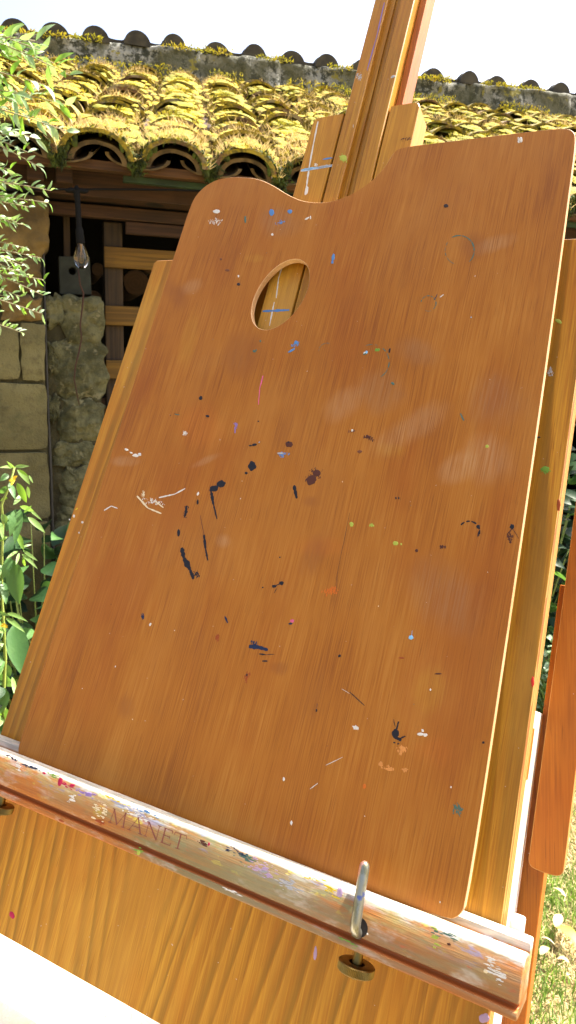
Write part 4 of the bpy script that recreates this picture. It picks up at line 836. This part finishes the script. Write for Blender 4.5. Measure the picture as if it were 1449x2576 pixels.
trayw = wood('pale_tray_wood', (.68, .60, .48), (.78, .72, .62), (.84, .79, .70), rough=.5, fine=.6, mottle=.5)
brass = Mat('brass', .35); brass.set(brass.mix(brass.noise(300, 300, 300, 3), (.13, .085, .02), (.30, .20, .06)), metal=1.0, rough=brass.noise(200, 200, 200, 2) * .3 + .22)
steel = Mat('paint_spotted_steel', .3)
sn = steel.noise(130, 60, 130, 4, .7)
sc_ = steel.mix(sn.step(.5, .62), (.26, .26, .22), (.19, .18, .11)); sc_ = steel.mix(steel.noise(90, 50, 90, 3, off=4).step(.62, .66), sc_, (.6, .3, .22)); sc_ = steel.mix(steel.noise(110, 90, 110, 3, off=9).step(.66, .7), sc_, (.1, .13, .3))
steel.set(sc_, metal=.8, rough=steel.noise(150, 80, 150, 3) * .4 + .15, bump=sn, dist=.0006)

slotp = {k: i + 2 for i, k in enumerate(PK)}; pm = [PAINT[k] for k in PK]
mb = MB()     # backboard
pb = [(-.0388, -.1118), (.3252, -.1118), (.3250, .1), (.3249, .4055), (.3238, .4078), (-.036, .4080), (-.0388, .4055)]
slab(mb, pb, -.038, -.020, .0008, None, 0, 1)
paint_marks(mb, PMARKS, -.020, rnd, slotp)
part(mb, 'backboard', [pine.m, plyedge.m] + pm)

mb = MB()     # plate in two halves with the mast sliding between them
slab(mb, [(.0915, .0025), (.1192, .0025), (.1194, .5335), (.0955, .5330), (.0925, .5300)], -.0312, -.010, .0006, None, 0, 0)
slab(mb, [(.1602, .0025), (.1850, .0025), (.1850, .5290), (.1830, .5330), (.1800, .5340), (.1602, .5338)], -.0312, -.010, .0006, None, 0, 0)
qm_plate = [q for q in QMARKS if (q[2] < 119.5 or 160.2 < q[2] < 185) and q[3] < 530]
paint_marks(mb, qm_plate, -.010, rnd, slotp)
part(mb, 'guide_plate', [platew.m, plyedge.m] + pm)

T0, T1 = .003, .80
mb = MB()     # mast: two rails, the left one with a stepped groove, a narrow slit of sky between them
def extr(mb, prof, v0, v1, mi=0):   # prof: (u, w) ccw seen from above
    n = len(prof); vs = [(p[0], v0, p[1]) for p in prof] + [(p[0], v1, p[1]) for p in prof]
    fs = [(i, n + i, n + (i + 1) % n, (i + 1) % n) for i in range(n)] + [tuple(range(n)), tuple(range(2 * n - 1, n - 1, -1))]
    return mb.add(vs, fs, mi)
extr(mb, [(.1216, -.030), (.1216, -.0095), (.1222, -.0088), (.1335, -.0088), (.1342, -.0095), (.1342, -.0135), (.1392, -.0135), (.1392, -.0155), (.1455, -.0155), (.1455, -.030)], T0, T1)
paint_marks(mb, [q for q in QMARKS if 119.5 <= q[2] <= 133.5], -.0088, rnd, slotp)
part(mb, 'mast_rail', [mastw.m, plyedge.m] + pm)
mb = MB()
extr(mb, [(.1465, -.030), (.1465, -.0095), (.1471, -.0088), (.1585, -.0088), (.1591, -.0095), (.1591, -.0165), (.1600, -.0165), (.1600, -.030)], T0, T1)
paint_marks(mb, [q for q in QMARKS if 147 <= q[2] <= 158.5], -.0088, rnd, slotp)
part(mb, 'mast_rail', [mastw.m, plyedge.m] + pm)
mb = MB(); mb.box(.1605, .1662, .5345, T1, -.034, -.0170, 0, bev=.0003)
part(mb, 'mast_back_slat', [redw.m])
for v in (.55, .70):
    mb = MB(); mb.box(.122, .160, v + .06, v + .085, -.038, -.0305, 0, bev=.001); part(mb, 'cross_cleat', [mastw.m])

# --- ledge
led = Mat('paint_smeared_ledge', .42, .3)
base = led.noise(4, 300, 200, 3)
fine = led.noise(60, 1800, 900, 2)
c = led.mix((base * .6 + fine * .4).step(.3, .7), (.26, .07, .005), (.40, .125, .010))
def smear(c, sx, sy, off, lo, hi, col, amt, top=None):
    k = led.noise(sx, sy, sy, 4, .62, off=off).step(lo, hi) * amt
    k = k * (led.noise(150, 700, 500, 2, off=off).step(.3, .6) * .5 + .5)
    if top is not None: k = k * led.y.step(*top)
    return led.mix(k, c, col)
wash = M_wash = led.noise(9, 70, 60, 4, .6, off=2).step(.30, .62) * led.x.step(.03, .12) * (led.noise(30, 900, 500, 2).step(.25, .6) * .4 + .6)
c = led.mix(wash * .85, c, led.mix(led.x.step(.12, .3), (.135, .14, .062), (.165, .13, .07)))
c = smear(c, 14, 50, 3.0, .38, .72, (.24, .20, .11), .5)
c = smear(c, 30, 90, 9.0, .42, .68, (.26, .25, .09), .6, (-.022, -.004))
c = smear(c, 40, 90, 17.0, .54, .74, (.5, .44, .36), .6)
c = smear(c, 50, 150, 25.0, .54, .68, (.14, .20, .10), .6, (-.02, -.005))
c = smear(c, 38, 160, 33.0, .60, .66, (.12, .16, .32), .7, (-.014, -.002))
c = smear(c, 70, 190, 41.0, .62, .68, (.5, .42, .05), .6, (-.02, -.004))
c = smear(c, 30, 120, 49.0, .58, .74, (.30, .22, .24), .5, (-.024, -.008))
c = smear(c, 55, 200, 57.0, .45, .6, (.42, .46, .46), .75, (-.0065, -.001))
c = smear(c, 90, 200, 65.0, .64, .7, (.4, .07, .03), .5)
grv = led.y.step(-.0218, -.0210) * (1.0 - led.y.step(-.0190, -.0182))
c = led.mix(grv * .9, c, (.36, .085, .012))
top_ = led.y.step(-.0022, -.0008)
c = led.mix(top_ * .75, c, led.mix(led.noise(60, 300, 300, 3).step(.4, .6), (.62, .58, .48), (.4, .42, .36)))  # worn lip top made paler, its sun glare put into the colour
led.set(c, rough=led.noise(100, 300, 300, 2) * .35 + .38, bump=fine * .5 + led.noise(120, 500, 300, 4) * .7, dist=.0004, strength=.6)
prof = [(-.0188, -.0255), (-.0188, .0017), (-.0183, .0022), (-.0072, .0022), (-.0066, .0017), (-.0065, -.0022), (.0010, -.0022), (.0012, -.0008), (.0018, -.0003), (.0080, .0000), (.0132, .0000), (.0144, -.0006), (.0150, -.0018),
        (.0150, -.0172), (.0147, -.0180), (.0136, -.0186), (.0118, -.0190), (.0116, -.0203), (.0124, -.0209), (.0138, -.0211), (.0149, -.0217), (.0152, -.0230), (.0149, -.0243), (.0138, -.0251), (.0080, -.0255)]
mb = MB(); n = len(prof)
cu_, cv_ = -.0020, -.0120
rings = [(-.056, .93), (-.0552, 1), (.3398, 1), (.3404, .985), (.3407, .95)]
vs = []
for u, k in rings: vs += [(u, cv_ + (p[1] - cv_) * k, cu_ + (p[0] - cu_) * k) for p in prof]
fs = [(i * n + j, i * n + (j + 1) % n, (i + 1) * n + (j + 1) % n, (i + 1) * n + j) for i in range(len(rings) - 1) for j in range(n)]
fs = [f[::-1] for f in fs] + [tuple(range(n)), tuple(range(len(vs) - 1, len(vs) - n - 1, -1))]
mb.add(vs, fs)
LMARKS = [m_[:3] + [m_[3] * .86 + 1.0] + m_[4:] for m_ in LMARKS]
paint_marks(mb, LMARKS, .0150, rnd, slotp, .5)
ledge = part(mb, 'ledge', [led.m, led.m] + pm, angle=28)
bm = bmesh.new(); bm.from_mesh(ledge.data); bmesh.ops.recalc_face_normals(bm, faces=bm.faces[:]); bm.to_mesh(ledge.data); bm.free()

# carved capitals in the ledge: M A N E T
carve = plain('carved_shadow_brown', (.17, .04, .022), .7)
mb = MB(); Hh = .0088
def bar(x0, y0, x1, y1, wd):
    a = Vector((x0, y0)); b = Vector((x1, y1)); t = (b - a).normalized(); nn = Vector((-t.y, t.x)) * wd / 2
    q = [a + nn, a - nn, b - nn, b + nn]
    P = [(LX + p.x, LY + p.y * .88 + p.x * .020) for p in q]
    mb.add([(p[0], p[1], .01512) for p in P], [(0, 1, 2, 3)])
TK, TN = .00085, .00040
def serif(x, y, wd=.0024): bar(x - wd / 2, y, x + wd / 2, y, TN)
LX, LY = .1018, -.0138
def lm(x):
    serif(x, 0); bar(x, 0, x + .0008, Hh, TN); bar(x + .0006, Hh, x + .0052, .0002, TK); bar(x + .0052, .0002, x + .0095, Hh, TN); bar(x + .0092, Hh, x + .0102, 0, TK); serif(x + .0102, 0, .003); serif(x + .0004, Hh, .002); serif(x + .0096, Hh, .002)
def la(x):
    serif(x, 0); bar(x, 0, x + .0042, Hh, TN); bar(x + .0042, Hh + .0003, x + .0085, 0, TK); serif(x + .0085, 0, .003); bar(x + .0015, .0032, x + .0068, .0032, TN)
def ln(x):
    serif(x, 0); bar(x, 0, x, Hh, TN); serif(x - .0004, Hh, .002); bar(x, Hh, x + .0078, 0, TK); bar(x + .0078, 0, x + .0078, Hh, TN); serif(x + .0078, Hh)
def le(x):
    bar(x, 0, x, Hh, TK); bar(x - .001, 0, x + .0056, 0, TN); bar(x - .001, Hh, x + .0052, Hh, TN); bar(x, Hh * .52, x + .0042, Hh * .52, TN); bar(x + .0056, 0, x + .0060, .0018, TN); bar(x + .0052, Hh, x + .0054, Hh - .0016, TN); bar(x + .0042, Hh * .52 - .0008, x + .0042, Hh * .52 + .0008, TN)
def lt(x):
    bar(x, 0, x, Hh, TK); serif(x, 0, .003); bar(x - .0040, Hh, x + .0040, Hh, TN); bar(x - .0040, Hh, x - .0042, Hh - .0018, TN); bar(x + .0040, Hh, x + .0042, Hh - .0018, TN)
lm(0); la(.0146); ln(.0268); le(.0388); lt(.0498)
part(mb, 'carved_letters', [carve], ledge)

# hook, its hole collar and the knurled brass knobs under the ledge
mb = MB()
pts = [(.2632, -.0185, .006), (.2630, -.0172, .013), (.2628, -.0158, .0170), (.2626, -.0138, .0190), (.2625, -.0110, .0195), (.2622, -.004, .0192), (.2619, .006, .0195), (.2617, .0135, .0197), (.2616, .0152, .0197), (.2616, .0163, .0197)]
mb.tube(pts, [.0026] * 8 + [.0022, .0009], 20)
h = part(mb, 'canvas_hook', [steel.m], angle=60)
darkh = plain('hole_dark', (.01, .006, .004), .9)
mb = MB(); mb.tube([(.2634, -.0140, .0147), (.2634, -.0140, .01506)], .0044, 24); mb.tube([(.2634, -.0140, .0147), (.2634, -.0140, .01512)], [.0044, .0043], 24)
part(mb, 'hook_hole', [darkh])
def knob(u, w):
    mb = MB(); n = 64; vt, vb = -.0325, -.0368; vs = []
    for (v, r0, kn) in ((vt, .0040, 0), (vt + .0003, .0075, 0), (vt, .0088, 0), (vt - .0005, .0094, 1), (vb + .0005, .0094, 1), (vb, .0088, 0), (vb, .003, 0)):
        for k in range(n * 2):
            t = math.pi * k / n; r = r0 - (.00035 if kn and k % 2 else 0); vs.append((u + r * math.cos(t), v, w + r * math.sin(t)))
    N2 = n * 2; fs = [(i * N2 + k, (i + 1) * N2 + k, (i + 1) * N2 + (k + 1) % N2, i * N2 + (k + 1) % N2) for i in range(6) for k in range(N2)]
    mb.add(vs, [f[::-1] for f in fs])
    mb.tube([(u, -.0250, w), (u, -.0326, w)], [.0022, .0026], 20); mb.tube([(u, vb + .001, w), (u, vb - .0022, w), (u, vb - .0026, w)], [.0027, .0027, .0018], 16)
    return part(mb, 'brass_knob', [brass.m], angle=25)
knob(.2625, .0045); knob(.0050, .0045)

# side rails behind the board, tray, posts, slat and legs
def box(name, mats, a, bev=.0006, label=None):
    mb = MB(); mb.box(*a, 0, bev=bev); return part(mb, name, mats, label=label)
box('side_rail', [trayw.m], (.290, .3238, -.26, .1075, -.088, -.0385))
box('rail_block', [redw.m], (.3236, .3246, .070, .098, -.050, -.0386), .0002)
box('side_rail', [trayw.m], (-.0375, -.004, -.26, .1075, -.088, -.0385))
box('post', [redw.m], (.3236, .3362, -.26, .19, -.112, -.0889))
box('post', [redw.m], (-.050, -.0370, -.26, .19, -.112, -.0889))
mb = MB()
slat_o = smooth_loop([(.3275, .028), (.3275, .0245), (.3295, .0218), (.338, .0212), (.3440, .0218), (.3468, .0240), (.3472, .030), (.3472, .2), (.3465, .60), (.3275, .60), (.3275, .2)], 2)
slab(mb, slat_o, -.0885, -.0800, .0004, None, 0, 1)
part(mb, 'swing_arm', [redw.m, plyedge.m], label='flat reddish wooden arm with rounded lower end')
# ledge-end return (small rounded block at the right end, behind the lip)
box('ledge_end_block', [trayw.m], (.3285, .3345, -.010, .0060, -.036, -.0195), .0012)
# tray, horizontal, behind the foot of the board
FI = FR.inverted()
def world_part(mb, name, mats):
    mb.v = [tuple(FI @ Vector(v)) for v in mb.v]; return part(mb, name, mats)
hu = Vector((0.6784, -0.7347, 0)); hb = Vector((0.7347, 0.6784, 0)); o0 = FR @ Vector((0, -.112, -.03))
def tb(mb, u0, u1, d0, d1, z0, z1, bev=.002):
    A = Matrix(((hu.x, hb.x, 0, o0.x), (hu.y, hb.y, 0, o0.y), (0, 0, 1, 0), (0, 0, 0, 1)))
    mb.box(u0, u1, d0, d1, z0, z1, 0, A, bev)
mb = MB(); tb(mb, -.20, .315, -.30, .34, 1.045, 1.073); world_part(mb, 'tray', [trayw.m])
mb = MB(); tb(mb, -.20, .315, -.29, -.28, .97, 1.0445); tb(mb, -.20, .315, .33, .34, .97, 1.0445); tb(mb, -.20, -.19, -.2795, .3295, .97, 1.0445); tb(mb, .305, .315, -.2795, .3295, .97, 1.0445); world_part(mb, 'box_side', [redw.m])
for (u, d, du, dd) in ((-.04, .03, -.12, -.10), (.295, .03, .10, -.04), (.13, .32, 0, .35)):
    mb = MB(); p0 = o0 + hu * u + hb * d; p0.z = 0.968; p1 = p0 + hu * du + hb * dd; p1.z = 0.0
    mb.tube([p0, p1], [.020, .014], 4); world_part(mb, 'leg', [redw.m])
# small pale block on the tray
er = plain('pale_pink_rubber', (.75, .55, .6), .7, vary=.1, sc=60)
mb = MB(); mb.box(-.007, .007, -.012, .012, 0, .006, 0, bev=.001)
e = mb.build('eraser', [er]); e.location = (.0335, .4060, 1.0735); e.rotation_euler = (0, 0, R_(-28))
tag(e, 'small pale pink eraser lying on the sunlit tray of the easel', 'eraser')
